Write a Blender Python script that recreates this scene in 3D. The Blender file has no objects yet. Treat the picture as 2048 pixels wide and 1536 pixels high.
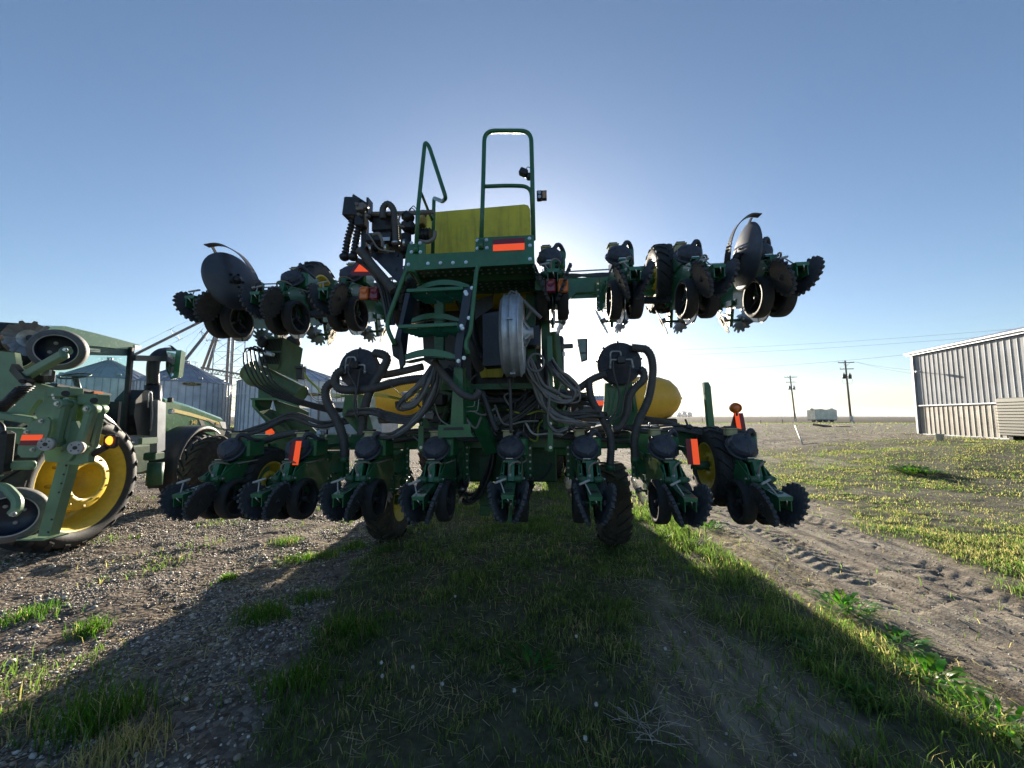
import bpy, math, random
import numpy as np
from mathutils import Vector, Matrix, Euler
from math import sin, cos, pi, radians as R
random.seed(7)
SC = bpy.context.scene
COL = SC.collection
# ---------------------------------------------------------------- camera
CAMH, FPX, TILT = 1.8, 769.0, R(4.8)
cam_d = bpy.data.cameras.new('camera'); cam = bpy.data.objects.new('camera', cam_d); COL.objects.link(cam)
cam.location = (0, 0, CAMH); cam.rotation_euler = (R(90) + TILT, 0, 0)
cam_d.sensor_width = 36.0; cam_d.lens = 36.0 * FPX / 2048.0
cam_d.clip_start = 0.05; cam_d.clip_end = 20000
SC.camera = cam
# ---------------------------------------------------------------- world, sun, exposure
SUN_EL, SUN_AZ = R(13.5), R(-0.8)          # azimuth from +Y, positive to the right
w = bpy.data.worlds.new('World'); SC.world = w; w.use_nodes = True
nt = w.node_tree; nt.nodes.clear()
wo = nt.nodes.new('ShaderNodeOutputWorld'); bg = nt.nodes.new('ShaderNodeBackground'); sk = nt.nodes.new('ShaderNodeTexSky')
sk.sky_type = 'NISHITA'; sk.sun_disc = False; sk.sun_elevation = SUN_EL; sk.sun_rotation = SUN_AZ
sk.altitude = 300; sk.air_density = 1.0; sk.dust_density = 0.8; sk.ozone_density = 3.0
bg.inputs['Strength'].default_value = 0.060
nt.links.new(sk.outputs[0], bg.inputs[0]); nt.links.new(bg.outputs[0], wo.inputs[0])
sd = bpy.data.lights.new('sun', 'SUN'); sun = bpy.data.objects.new('sun', sd); COL.objects.link(sun)
sd.energy = 4.6; sd.angle = R(0.5); sd.color = (1.0, 0.89, 0.72)
sdir = Vector((sin(SUN_AZ) * cos(SUN_EL), cos(SUN_AZ) * cos(SUN_EL), sin(SUN_EL)))
sun.rotation_euler = sdir.to_track_quat('Z', 'Y').to_euler()
sun.location = (0, 0, 30)
vs = SC.view_settings; vs.view_transform = 'Standard'; vs.look = 'None'; vs.exposure = 1.5; vs.gamma = 1.0; vs.use_curve_mapping = False
# ---------------------------------------------------------------- helpers
V = Vector
def ray(px, py):
    u = px - 1024.0; v = py - 768.0
    return V((u, FPX * cos(TILT) + v * sin(TILT), -(v * cos(TILT) - FPX * sin(TILT))))
def pw(px, py, Y):
    d = ray(px, py); return V((0, 0, CAMH)) + d * (Y / d.y)
def pg(px, py, z=0.0):
    d = ray(px, py); return V((0, 0, CAMH)) + d * ((z - CAMH) / d.z)
class Frame:
    def __init__(s, loc, rot):
        s.M = Matrix.Translation(loc) @ Euler(rot).to_matrix().to_4x4(); s.I = s.M.inverted()
    def at(s, px, py, y):
        o = s.I @ V((0, 0, CAMH)); d = s.I.to_3x3() @ ray(px, py)
        return o + d * ((y - o.y) / d.y)
    def atx(s, px, py, x):
        o = s.I @ V((0, 0, CAMH)); d = s.I.to_3x3() @ ray(px, py)
        return o + d * ((x - o.x) / d.x)
def tag(o, label=None, cat=None, group=None, kind=None):
    if label: o['label'] = label
    if cat: o['category'] = cat
    if group: o['group'] = group
    if kind: o['kind'] = kind
    return o
def empty(name, loc=(0, 0, 0), rot=(0, 0, 0), **k):
    o = bpy.data.objects.new(name, None); COL.objects.link(o); o.location = loc; o.rotation_euler = rot
    o.empty_display_size = 0.2
    return tag(o, **k)
def copy_tree(o, parent=None):
    c = o.copy(); COL.objects.link(c); c.parent = parent
    for ch in list(o.children):
        copy_tree(ch, c)
    return c
def frame_from(p, q, up=V((0, 0, 1))):
    z = (q - p).normalized()
    x = up.cross(z)
    if x.length < 1e-4: x = V((1, 0, 0)).cross(z)
    x.normalize(); y = z.cross(x)
    return x, y, z
class MB:
    """collects faces; build() links them as one mesh object"""
    def __init__(s): s.v = []; s.f = []; s.m = []; s.s = []; s.M = Matrix.Identity(4); s.mi = 0
    def add(s, vs_, fs, smooth=False):
        b = len(s.v); M = s.M
        s.v += [tuple(M @ V(p)) for p in vs_]
        for f in fs: s.f.append(tuple(b + i for i in f)); s.m.append(s.mi); s.s.append(smooth)
        return s
    def box(s, c, d, rot=(0, 0, 0), bev=0.0):
        c = V(c); hx, hy, hz = d[0] / 2, d[1] / 2, d[2] / 2; E = Euler(rot).to_matrix()
        if bev <= 0:
            P = [(sx * hx, sy * hy, sz * hz) for sx in (-1, 1) for sy in (-1, 1) for sz in (-1, 1)]
            F = [(0, 1, 3, 2), (4, 6, 7, 5), (0, 4, 5, 1), (2, 3, 7, 6), (0, 2, 6, 4), (1, 5, 7, 3)]
            return s.add([c + E @ V(p) for p in P], F)
        b = min(bev, hx * .9, hy * .9, hz * .9)
        # chamfered along local z edges and ends
        ring = [(hx - b, hy), (-(hx - b), hy), (-hx, hy - b), (-hx, -(hy - b)), (-(hx - b), -hy), (hx - b, -hy), (hx, -(hy - b)), (hx, hy - b)]
        P = []
        for z, k in ((-hz, 1), (-hz + b, 0), (hz - b, 0), (hz, 1)):
            for (x, y) in ring:
                kx = (hx - b * k) / hx; ky = (hy - b * k) / hy
                P.append((x * kx, y * ky, z))
        F = [tuple(range(7, -1, -1))[::-1][::-1], tuple(24 + i for i in range(8))]
        for l in range(3):
            for i in range(8):
                j = (i + 1) % 8; F.append((l * 8 + i, l * 8 + j, l * 8 + 8 + j, l * 8 + 8 + i))
        return s.add([c + E @ V(p) for p in P], F)
    def beam(s, p, q, w_, h, up=(0, 0, 1), bev=0.0):
        p, q = V(p), V(q); x, y, z = frame_from(p, q, V(up)); L = (q - p).length
        Mo = s.M; Rm = Matrix((x, y, z)).transposed().to_4x4(); s.M = Mo @ Matrix.Translation((p + q) / 2) @ Rm
        s.box((0, 0, 0), (w_, h, L), bev=bev); s.M = Mo; return s
    def prism(s, poly, off):
        """polygon (list of 3d points) extruded by vector off"""
        off = V(off); n = len(poly); P = [V(p) for p in poly] + [V(p) + off for p in poly]
        F = [tuple(range(n - 1, -1, -1)), tuple(range(n, 2 * n))] + [(i, (i + 1) % n, n + (i + 1) % n, n + i) for i in range(n)]
        return s.add(P, F)
    def plate(s, poly, t, n=None):
        P = [V(p) for p in poly]
        if n is None: n = (P[1] - P[0]).cross(P[2] - P[0])
        n = V(n).normalized()
        return s.prism([p - n * t / 2 for p in P], n * t)
    def cyl(s, p, q, r, n=12, r2=None, caps=True, smooth=True):
        p, q = V(p), V(q); r2 = r if r2 is None else r2; x, y, z = frame_from(p, q)
        P = []
        for c, rr in ((p, r), (q, r2)):
            for i in range(n):
                a = 2 * pi * i / n; P.append(c + x * cos(a) * rr + y * sin(a) * rr)
        s.add(P, [(i, (i + 1) % n, n + (i + 1) % n, n + i) for i in range(n)], smooth)
        if caps:
            b = len(s.v) - 2 * n
            s.f.append(tuple(b + i for i in range(n - 1, -1, -1))); s.f.append(tuple(b + n + i for i in range(n)))
            s.m += [s.mi] * 2; s.s += [False] * 2
        return s
    def lathe(s, prof, p, ax, n=24, closed=False, smooth=True, mats=None):
        """prof: [(r, t)...] revolved about axis ax through p"""
        p = V(p); ax = V(ax).normalized(); x, y, z = frame_from(p, p + ax)
        P = []; m = len(prof)
        for i in range(n):
            a = 2 * pi * i / n; d = x * cos(a) + y * sin(a)
            for (r, t) in prof: P.append(p + d * r + z * t)
        F = []; mm = m if closed else m - 1
        for i in range(n):
            j = (i + 1) % n
            for k in range(mm):
                F.append((i * m + k, j * m + k, j * m + (k + 1) % m, i * m + (k + 1) % m))
        nb = len(s.f); s.add(P, F, smooth)
        if mats:
            for i in range(n):
                for k in range(mm): s.m[nb + i * mm + k] = mats[k]
        return s
    def tube(s, pts, r, n=8, closed=False, corr=0.0, pitch=0.03, caps=True, smooth=True):
        pts = [V(p) for p in pts]
        if corr > 0:
            L = sum((pts[i + 1] - pts[i]).length for i in range(len(pts) - 1))
            k = max(4, int(L / (pitch / 2))); pts = resample(pts, k)
        N = len(pts); P = []
        t0 = (pts[1] - pts[0]).normalized(); x = V((0, 0, 1)).cross(t0)
        if x.length < 1e-3: x = V((1, 0, 0)).cross(t0)
        x.normalize()
        for i in range(N):
            if closed: t = (pts[(i + 1) % N] - pts[i - 1])
            else: t = pts[min(i + 1, N - 1)] - pts[max(i - 1, 0)]
            if t.length < 1e-9: t = V((0, 0, 1))
            t.normalize(); x = x - t * x.dot(t)
            if x.length < 1e-6: x = t.orthogonal()
            x.normalize(); y = t.cross(x)
            rr = r(i / (N - 1)) if callable(r) else r
            if corr > 0: rr *= (1 + corr * (1 if i % 2 else -1))
            for k in range(n):
                a = 2 * pi * k / n; P.append(pts[i] + x * cos(a) * rr + y * sin(a) * rr)
        F = []
        for i in range(N if closed else N - 1):
            j = (i + 1) % N
            for k in range(n): F.append((i * n + k, i * n + (k + 1) % n, j * n + (k + 1) % n, j * n + k))
        s.add(P, F, smooth)
        if caps and not closed:
            b = len(s.v) - N * n
            s.f.append(tuple(b + i for i in range(n - 1, -1, -1))); s.f.append(tuple(b + (N - 1) * n + i for i in range(n)))
            s.m += [s.mi] * 2; s.s += [False] * 2
        return s
    def ell(s, c, r, n=16, m=10, rot=(0, 0, 0)):
        c = V(c); E = Euler(rot).to_matrix(); P = []; F = []
        for i in range(m + 1):
            th = pi * i / m
            for j in range(n):
                a = 2 * pi * j / n; P.append(c + E @ V((r[0] * sin(th) * cos(a), r[1] * sin(th) * sin(a), r[2] * cos(th))))
        for i in range(m):
            for j in range(n): F.append((i * n + j, (i + 1) * n + j, (i + 1) * n + (j + 1) % n, i * n + (j + 1) % n))
        return s.add(P, F, True)
    def bolt(s, p, n_, r=0.012, h=0.01):
        p = V(p); n_ = V(n_).normalized()
        s.cyl(p, p + n_ * h * .3, r * 1.5, 8, smooth=False); s.cyl(p + n_ * h * .3, p + n_ * h, r, 6, smooth=False); return s
    def disc(s, c, ax, r, t, teeth=0, td=0.0, tw=0.5, dish=0.0, hole=0.0, n=36, swirl=0.0):
        """flat or dished disc; teeth outline when teeth>0"""
        c = V(c); x, y, z = frame_from(c, c + V(ax)); ring = []
        if teeth:
            for i in range(teeth):
                a = 2 * pi * i / teeth; da = 2 * pi / teeth
                ring += [(r - td, a), (r - td, a + da * (1 - tw)), (r, a + da * (1 - tw * .8) + swirl * da), (r, a + da * (1 - tw * .25) + swirl * da)]
        else: ring = [(r, 2 * pi * i / n) for i in range(n)]
        N = len(ring); P = []
        for sd_ in (0, 1):
            for fr in (0.12, 0.55, 1.0):
                for (rr, a) in ring:
                    q = (rr * fr if fr < 1 else rr)
                    if fr < 1: q = (r - td) * fr
                    P.append(c + x * cos(a) * q + y * sin(a) * q + z * (sd_ * t - dish * (1 - (q / r) ** 2)))
        F = []
        for sd_ in (0, 1):
            b = sd_ * 3 * N
            for l in (0, 1):
                for i in range(N):
                    j = (i + 1) % N; f = (b + l * N + i, b + l * N + j, b + (l + 1) * N + j, b + (l + 1) * N + i); F.append(f if sd_ else f[::-1])
            F.append(tuple(b + i for i in (range(N) if sd_ else range(N - 1, -1, -1))))
        for i in range(N):
            j = (i + 1) % N; F.append((2 * N + i, 2 * N + j, 5 * N + j, 5 * N + i))
        return s.add(P, F, False)
    def build(s, name, mats, parent=None, loc=None, rot=None, **k):
        me = bpy.data.meshes.new(name); me.from_pydata(s.v, [], s.f); me.update()
        if not isinstance(mats, (list, tuple)): mats = [mats]
        for m in mats: me.materials.append(m)
        me.polygons.foreach_set('material_index', s.m); me.polygons.foreach_set('use_smooth', s.s)
        o = bpy.data.objects.new(name, me); COL.objects.link(o)
        if parent: o.parent = parent
        if loc is not None: o.location = loc
        if rot is not None: o.rotation_euler = rot
        return tag(o, **k)
def resample(pts, k):
    d = [0]
    for i in range(len(pts) - 1): d.append(d[-1] + (pts[i + 1] - pts[i]).length)
    out = []; j = 0
    for i in range(k + 1):
        t = d[-1] * i / k
        while j < len(pts) - 2 and d[j + 1] < t: j += 1
        seg = d[j + 1] - d[j]; f = (t - d[j]) / seg if seg > 1e-9 else 0
        out.append(pts[j].lerp(pts[j + 1], min(max(f, 0), 1)))
    return out
def spl(pts, k=8):
    """catmull-rom through the points"""
    P = [V(p) for p in pts]
    if len(P) < 3: return P
    P = [P[0] * 2 - P[1]] + P + [P[-1] * 2 - P[-2]]; out = []
    for i in range(1, len(P) - 2):
        a, b, c, d = P[i - 1], P[i], P[i + 1], P[i + 2]
        for j in range(k):
            t = j / k; out.append(0.5 * ((2 * b) + (c - a) * t + (2 * a - 5 * b + 4 * c - d) * t * t + (3 * b - a - 3 * c + d) * t ** 3))
    out.append(P[-2]); return out
def rnd(pts, r=0.06, k=5):
    """polyline with rounded corners"""
    P = [V(p) for p in pts]; out = [P[0]]
    for i in range(1, len(P) - 1):
        a, b, c = P[i - 1], P[i], P[i + 1]
        ra = min(r, (a - b).length * .45); rc = min(r, (c - b).length * .45)
        p = b + (a - b).normalized() * ra; q = b + (c - b).normalized() * rc
        for j in range(k + 1):
            t = j / k; out.append(p * (1 - t) ** 2 + b * 2 * t * (1 - t) + q * t * t)
    out.append(P[-1]); return out
def text_mesh(txt, size, mat, parent, M, name='lettering', depth=0.004):
    cu = bpy.data.curves.new('t', 'FONT'); cu.body = txt; cu.size = size; cu.align_x = 'CENTER'; cu.align_y = 'CENTER'; cu.extrude = depth
    o = bpy.data.objects.new('t', cu); COL.objects.link(o); dg = bpy.context.evaluated_depsgraph_get()
    me = bpy.data.meshes.new_from_object(o.evaluated_get(dg)); bpy.data.objects.remove(o); bpy.data.curves.remove(cu)
    me.transform(M); me.materials.clear(); me.materials.append(mat); me.name = name
    t = bpy.data.objects.new(name, me); COL.objects.link(t); t.parent = parent; return t
# ---------------------------------------------------------------- materials
def mat(name, col, rough=0.5, metal=0.0, dust=0.0, dustcol=(.16, .13, .10), scale=6.0, var=0.25, bump=0.0, bscale=40.0, spec=0.5,
        coat=0.0, trans=0.0, emit=None, col2=None, detail=6.0, updust=0.0, streak=0.0):
    m = bpy.data.materials.new(name); m.use_nodes = True; n = m.node_tree; N = n.nodes; L = n.links
    b = N['Principled BSDF']; b.inputs['Roughness'].default_value = rough; b.inputs['Metallic'].default_value = metal
    b.inputs['Specular IOR Level'].default_value = spec
    if coat: b.inputs['Coat Weight'].default_value = coat
    if trans: b.inputs['Transmission Weight'].default_value = trans
    if emit: b.inputs['Emission Color'].default_value = (*emit[:3], 1); b.inputs['Emission Strength'].default_value = emit[3]
    tc = N.new('ShaderNodeTexCoord'); nz = N.new('ShaderNodeTexNoise'); nz.inputs['Scale'].default_value = scale; nz.inputs['Detail'].default_value = detail
    nz.inputs['Roughness'].default_value = .65
    L.new(tc.outputs['Object'], nz.inputs['Vector'])
    c2 = col2 or tuple(min(1, c * (1 + var)) for c in col); c1 = tuple(c * (1 - var) for c in col) if not col2 else col
    r = N.new('ShaderNodeValToRGB'); r.color_ramp.elements[0].position = .32; r.color_ramp.elements[1].position = .7
    r.color_ramp.elements[0].color = (*c1, 1); r.color_ramp.elements[1].color = (*c2, 1)
    L.new(nz.outputs['Fac'], r.inputs['Fac']); out = r.outputs['Color']
    if dust > 0 or updust > 0:
        n2 = N.new('ShaderNodeTexNoise'); n2.inputs['Scale'].default_value = scale * 2.7; n2.inputs['Detail'].default_value = 8; n2.inputs['Roughness'].default_value = .7
        L.new(tc.outputs['Object'], n2.inputs['Vector'])
        mr = N.new('ShaderNodeMapRange'); mr.inputs[1].default_value = .48; mr.inputs[2].default_value = .72; mr.inputs[3].default_value = 0; mr.inputs[4].default_value = dust
        L.new(n2.outputs['Fac'], mr.inputs[0]); f = mr.outputs[0]
        if updust > 0:
            g = N.new('ShaderNodeNewGeometry'); sx = N.new('ShaderNodeSeparateXYZ'); L.new(g.outputs['Normal'], sx.inputs[0])
            m2 = N.new('ShaderNodeMapRange'); m2.inputs[1].default_value = .2; m2.inputs[2].default_value = 1.0; m2.inputs[4].default_value = updust; L.new(sx.outputs[2], m2.inputs[0])
            ad = N.new('ShaderNodeMath'); ad.operation = 'ADD'; ad.use_clamp = True; L.new(f, ad.inputs[0]); L.new(m2.outputs[0], ad.inputs[1]); f = ad.outputs[0]
        mx = N.new('ShaderNodeMix'); mx.data_type = 'RGBA'; L.new(f, mx.inputs[0]); L.new(out, mx.inputs[6]); mx.inputs[7].default_value = (*dustcol, 1); out = mx.outputs[2]
        rr = N.new('ShaderNodeMath'); rr.operation = 'MULTIPLY_ADD'; rr.inputs[1].default_value = .9 - rough if rough < .9 else 0; rr.inputs[2].default_value = rough
        L.new(f, rr.inputs[0]); L.new(rr.outputs[0], b.inputs['Roughness'])
    if streak > 0:
        mp = N.new('ShaderNodeMapping'); mp.inputs['Scale'].default_value = (14, 14, 1.2); L.new(tc.outputs['Object'], mp.inputs[0])
        n3 = N.new('ShaderNodeTexNoise'); n3.inputs['Scale'].default_value = 2.0; n3.inputs['Detail'].default_value = 4; L.new(mp.outputs[0], n3.inputs['Vector'])
        m3 = N.new('ShaderNodeMapRange'); m3.inputs[1].default_value = .5; m3.inputs[2].default_value = .75; m3.inputs[4].default_value = streak; L.new(n3.outputs['Fac'], m3.inputs[0])
        mx = N.new('ShaderNodeMix'); mx.data_type = 'RGBA'; L.new(m3.outputs[0], mx.inputs[0]); L.new(out, mx.inputs[6]); mx.inputs[7].default_value = (*[c * .4 for c in dustcol], 1); out = mx.outputs[2]
    L.new(out, b.inputs['Base Color'])
    if bump > 0:
        n4 = N.new('ShaderNodeTexNoise'); n4.inputs['Scale'].default_value = bscale; n4.inputs['Detail'].default_value = 5; L.new(tc.outputs['Object'], n4.inputs['Vector'])
        bp = N.new('ShaderNodeBump'); bp.inputs['Strength'].default_value = bump; bp.inputs['Distance'].default_value = .01; L.new(n4.outputs['Fac'], bp.inputs['Height']); L.new(bp.outputs[0], b.inputs['Normal'])
    return m
GREEN = mat('green_paint', (.014, .135, .050), .35, dust=.38, updust=.18, coat=.25, bump=.05)
GREEN_D = mat('dusty_green_paint', (.018, .105, .045), .45, dust=.55, updust=.25, bump=.08)
GREEN_F = mat('sidelit_dusty_green', (.10, .17, .08), .55, dust=.6, updust=.2, dustcol=(.16, .15, .10), scale=4, streak=.4)  # dusty green, base raised to imitate side light on the blower
GREEN_P = mat('pale_green_paint', (.155, .26, .155), .45, dust=.25, updust=.1, var=.1, bump=.05)
YEL = mat('yellow_paint', (.68, .48, .04), .4, dust=.25, var=.12)
YELP = mat('yellow_poly', (.64, .53, .035), .42, dust=.3, dustcol=(.2, .17, .06), scale=2.5, var=.15, streak=.35)
TANK = mat('yellow_tank', (.80, .43, .05), .38, dust=.3, dustcol=(.35, .22, .06), scale=2, var=.1)
CREAM = mat('cream_plastic', (.50, .45, .24), .5, dust=.4)
BLK = mat('black_plastic', (.012, .013, .016), .42, dust=.28, updust=.12, dustcol=(.10, .09, .085), bump=.1)
BLKD = mat('dusty_black_plastic', (.040, .046, .066), .5, dust=.75, updust=.25, dustcol=(.10, .095, .10), scale=9, bump=.15)
NAVY = mat('dark_blue_panel', (.010, .018, .040), .4, dust=.15)
RUB = mat('rubber', (.026, .027, .030), .7, dust=.45, updust=.1, dustcol=(.08, .07, .058), bump=.25, bscale=60)
RUBD = mat('muddy_rubber', (.035, .030, .024), .85, dust=.8, dustcol=(.11, .085, .06), bump=.4, bscale=30)
HOSE = mat('grey_hose', (.060, .058, .058), .6, dust=.5, updust=.2, dustcol=(.15, .13, .115), scale=10)
HOSEL = mat('light_hose', (.19, .175, .165), .55, dust=.5, dustcol=(.2, .18, .16))
BEIGE = mat('beige_hose', (.28, .24, .20), .5, dust=.3)
CAST = mat('cast_iron', (.050, .054, .064), .6, metal=.2, dust=.7, updust=.1, dustcol=(.13, .13, .14), scale=14, bump=.35)
STEEL = mat('worn_steel', (.42, .41, .40), .32, metal=.9, dust=.5, dustcol=(.18, .15, .12), scale=8)
GALV = mat('galvanised_steel', (.40, .42, .45), .42, metal=.55, dust=.3, dustcol=(.3, .29, .28), scale=3)
ZINC = mat('zinc_bolt', (.55, .55, .55), .3, metal=.9)
ALU = mat('cast_aluminium', (.50, .53, .58), .42, metal=.5, dust=.2, dustcol=(.22, .20, .18), scale=7, bump=.1)
ORANGE = mat('orange_tape_added_glow', (.95, .10, .02), .45, var=.05, emit=(1.0, .09, .02, .22))  # weak emission stands in for light thrown back by the tape
REDT = mat('red_reflective_tape', (.22, .010, .03), .35, var=.1)
AMBER = mat('amber_lens', (.75, .18, .02), .25, var=.1, spec=.7)
AMBLIT = mat('lit_amber_lens', (.9, .25, .02), .25, var=.1, emit=(1, .25, .02, 1.2))
REDL = mat('red_lens', (.22, .008, .02), .25, var=.1, spec=.7)
WHITE = mat('white_marking', (.75, .75, .72), .5, var=.05)
WOOD = mat('weathered_pole_wood', (.16, .125, .10), .9, dust=.4, bump=.4, scale=3, streak=.5)
MIRR = mat('mirror_glass', (.6, .62, .62), .05, metal=1.0, var=.02)
# ================================================================ SETTING
rng = np.random.default_rng(11)
def _h(ix, iy, s):
    n = (ix.astype(np.int64) * 374761393 + iy.astype(np.int64) * 668265263 + s * 1442695041) & 0x7fffffff
    n = ((n ^ (n >> 13)) * 1274126177) & 0x7fffffff
    return ((n ^ (n >> 16)) & 0xffff) / 65535.0
def vn(x, y, s=0):
    ix = np.floor(x); iy = np.floor(y); fx = x - ix; fy = y - iy; fx = fx * fx * (3 - 2 * fx); fy = fy * fy * (3 - 2 * fy)
    ix = ix.astype(np.int64); iy = iy.astype(np.int64)
    a = _h(ix, iy, s); b = _h(ix + 1, iy, s); c = _h(ix, iy + 1, s); d = _h(ix + 1, iy + 1, s)
    return (a + (b - a) * fx) * (1 - fy) + (c + (d - c) * fx) * fy
def fb(x, y, s=0, o=4):
    t = 0; a = .5; f = 1
    for i in range(o): t = t + a * vn(x * f, y * f, s + i * 17); a *= .5; f *= 2.03
    return t
def ss(a, b, x): t = np.clip((x - a) / (b - a), 0, 1); return t * t * (3 - 2 * t)
def regions(x, y):
    """gravel, grass, dirt, field weights (0..1) at ground positions"""
    n1 = fb(x * 1.1, y * .7, 3, 4) - .5; n2 = fb(x * .35, y * .35, 9, 4) - .5; n3 = fb(x * 2.5, y * 2.5, 21, 4) - .5
    edge = -1.55 + .25 * np.clip(3.2 - y, -1, 1) + n1 * 1.9
    gravel = ss(.12, -.12, x - edge) * ss(70, 50, y)
    tl = 2.95 + n1 * .7; tr = 5.6 + n1 * 1.1 + .25 * (np.clip(y, 4, 9) - 5)
    track = ss(-.15, .15, x - tl) * ss(.15, -.15, x - tr) * ss(60, 40, y)
    road = ss(15.5, 18.5, y + n2 * 7 - .12 * (x - 10)) * ss(58, 54, y + n2 * 3) * ss(3.0, 5.0, x)
    bare = ss(.14, .30, n2 + n3 * .35 - .04) * ss(-1.4, -.8, x) * (x < 3)
    bare = np.maximum(bare, .85 * ss(.9, .3, np.hypot((x - 1.6 - n1) / .62, (y - 3.0) / 1.7) + n3 * .9))
    bare2 = ss(.13, .32, n2 * 1.0 + n3 * .8 + .09 * ss(9, 15, y)) * (x >= 3)
    bare2 = np.maximum(bare2, .40 * ss(.48, .34, fb(x * .8, y * 1.1, 401, 4)) * (x > 4.5))
    dirt = np.clip(np.maximum.reduce([track, road, bare, bare2]), 0, 1) * (1 - gravel)
    field = ss(76, 79, y + n2 * 3) 
    dirt = dirt * (1 - field); gravel = gravel * (1 - field)
    grass = np.clip(1 - gravel - dirt - field, 0, 1)
    return gravel, grass, dirt, field, track
def height(x, y):
    h = .82 * ss(7, 21, x) * ss(6, 15, y) * (1 - .45 * ss(50, 78, y)) * (1 - ss(95, 220, y))
    h = h + (fb(x * .5, y * .5, 31, 3) - .5) * .10 * ss(80, 30, y)
    g, gr, d, f, tr = regions(x, y)
    near = ss(16, 9, y)
    # wheel ruts and tyre cleat prints in the dirt track
    u = x - (3.9 + .12 * (y - 4)); yj = y + (fb(x * .8, y * .8, 71, 2) - .5) * .5; cl = (np.maximum(0, np.sin((yj + abs(u) * .6) * 2 * pi / .17)) * ss(.32, .22, abs(u)) * ss(2.4, 3.4, y) + .7 * np.maximum(0, np.sin((yj - abs(u - 1.1) * .6) * 2 * pi / .19)) * ss(.30, .2, abs(u - 1.1)) + .6 * np.maximum(0, np.sin((yj + abs(u + .7) * .6) * 2 * pi / .16)) * ss(.2, .1, abs(u + .7))) * ss(13, 10, y) * ss(.40, .60, fb(x * 1.5, y * 1.2, 73, 3) + .12)
    h = h + tr * near * (fb(x * 5.5 - y * .4, y * .9, 25, 4) - .5) * .11
    h = h + tr * near * (-.035 + (fb(x * 2.0 + y * .3, y * .5, 5, 4) - .5) * .13 - .05 * ss(.45, .1, abs(u)) + cl * .018)
    crk = abs(fb(x * 1.7 + 5, y * 1.7, 77, 3) - .5)
    h = h - tr * near * .02 * ss(.02, .0, crk)
    h = h + near * g * ((fb(x * 6, y * 6, 41, 4) - .5) * .06 + (fb(x * 1.6, y * 1.1, 43, 3) - .5) * .11)
    h = h + near * gr * ((fb(x * 5, y * 5, 51, 4) - .5) * .07)
    h = h + near * d * (1 - tr) * ((fb(x * 7, y * 7, 61, 4) - .5) * .045)
    h = h + ss(14, 19, y) * d * (fb(x * 1.2, y * 3, 63, 4) - .5) * .22 * ss(60, 50, y)
    return h
def hz(x, y): return float(height(np.array([float(x)]), np.array([float(y)]))[0])
def axis(fine, a, b, lim, g):
    v = list(np.arange(a, b, fine)); st = fine
    while v[-1] < lim[1]: st *= g; v.append(v[-1] + st)
    lo = [v[0]]; st = fine
    while lo[-1] > lim[0]: st *= g; lo.append(lo[-1] - st)
    return np.array(lo[:0:-1] + v)
xs = axis(.03, -4.6, 6.6, (-6000, 6000), 1.045); ys = axis(.03, 1.6, 9.0, (-60, 9000), 1.045)
GX, GY = np.meshgrid(xs, ys); X1 = GX.ravel(); Y1 = GY.ravel(); Z1 = height(X1, Y1)
nx, ny = len(xs), len(ys)
def mesh_np(name, verts, faces, nper, mats, smooth=True, attrs=None, parent=None, mi=None):
    faces = np.asarray(faces).reshape(-1); me = bpy.data.meshes.new(name); nv = len(verts); nf = len(faces) // nper
    me.vertices.add(nv); me.vertices.foreach_set('co', verts.astype(np.float32).ravel())
    me.loops.add(nf * nper); me.loops.foreach_set('vertex_index', faces.astype(np.int32).ravel())
    me.polygons.add(nf); me.polygons.foreach_set('loop_start', np.arange(0, nf * nper, nper, dtype=np.int32))
    me.polygons.foreach_set('use_smooth', np.full(nf, smooth))
    if mi is not None: me.polygons.foreach_set('material_index', mi.astype(np.int32))
    me.update(calc_edges=True)
    for m in (mats if isinstance(mats, list) else [mats]): me.materials.append(m)
    for k, a in (attrs or {}).items():
        at = me.color_attributes.new(k, 'FLOAT_COLOR', 'POINT'); at.data.foreach_set('color', a.astype(np.float32).ravel())
    o = bpy.data.objects.new(name, me); COL.objects.link(o)
    if parent: o.parent = parent
    return o
ii = np.arange(ny - 1)[:, None] * nx + np.arange(nx - 1)[None, :]
Fq = np.stack([ii, ii + 1, ii + nx + 1, ii + nx], -1).reshape(-1, 4)
g_, gr_, d_, f_, tr_ = regions(X1, Y1)
# --- ground material
GM = bpy.data.materials.new('ground'); GM.use_nodes = True; n = GM.node_tree; N = n.nodes; L = n.links
b = N['Principled BSDF']; b.inputs['Roughness'].default_value = .95; b.inputs['Specular IOR Level'].default_value = .15
at = N.new('ShaderNodeAttribute'); at.attribute_name = 'regions'; sp = N.new('ShaderNodeSeparateColor'); L.new(at.outputs['Color'], sp.inputs[0])
tc = N.new('ShaderNodeTexCoord')
def noise(sc, det=6, rough=.6, vec=None):
    q = N.new('ShaderNodeTexNoise'); q.inputs['Scale'].default_value = sc; q.inputs['Detail'].default_value = det; q.inputs['Roughness'].default_value = rough
    L.new(vec or tc.outputs['Object'], q.inputs['Vector']); return q.outputs['Fac']
def ramp(f, *st):
    r = N.new('ShaderNodeValToRGB'); e = r.color_ramp.elements
    while len(e) < len(st): e.new(.5)
    for k, (p, c) in enumerate(st): e[k].position = p; e[k].color = (*c, 1)
    L.new(f, r.inputs[0]); return r.outputs[0]
def mixc(f, a, c):
    m = N.new('ShaderNodeMix'); m.data_type = 'RGBA'; L.new(f, m.inputs[0]); L.new(a, m.inputs[6]); L.new(c, m.inputs[7]); return m.outputs[2]
vo = N.new('ShaderNodeTexVoronoi'); vo.inputs['Scale'].default_value = 26; L.new(tc.outputs['Object'], vo.inputs['Vector'])
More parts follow.
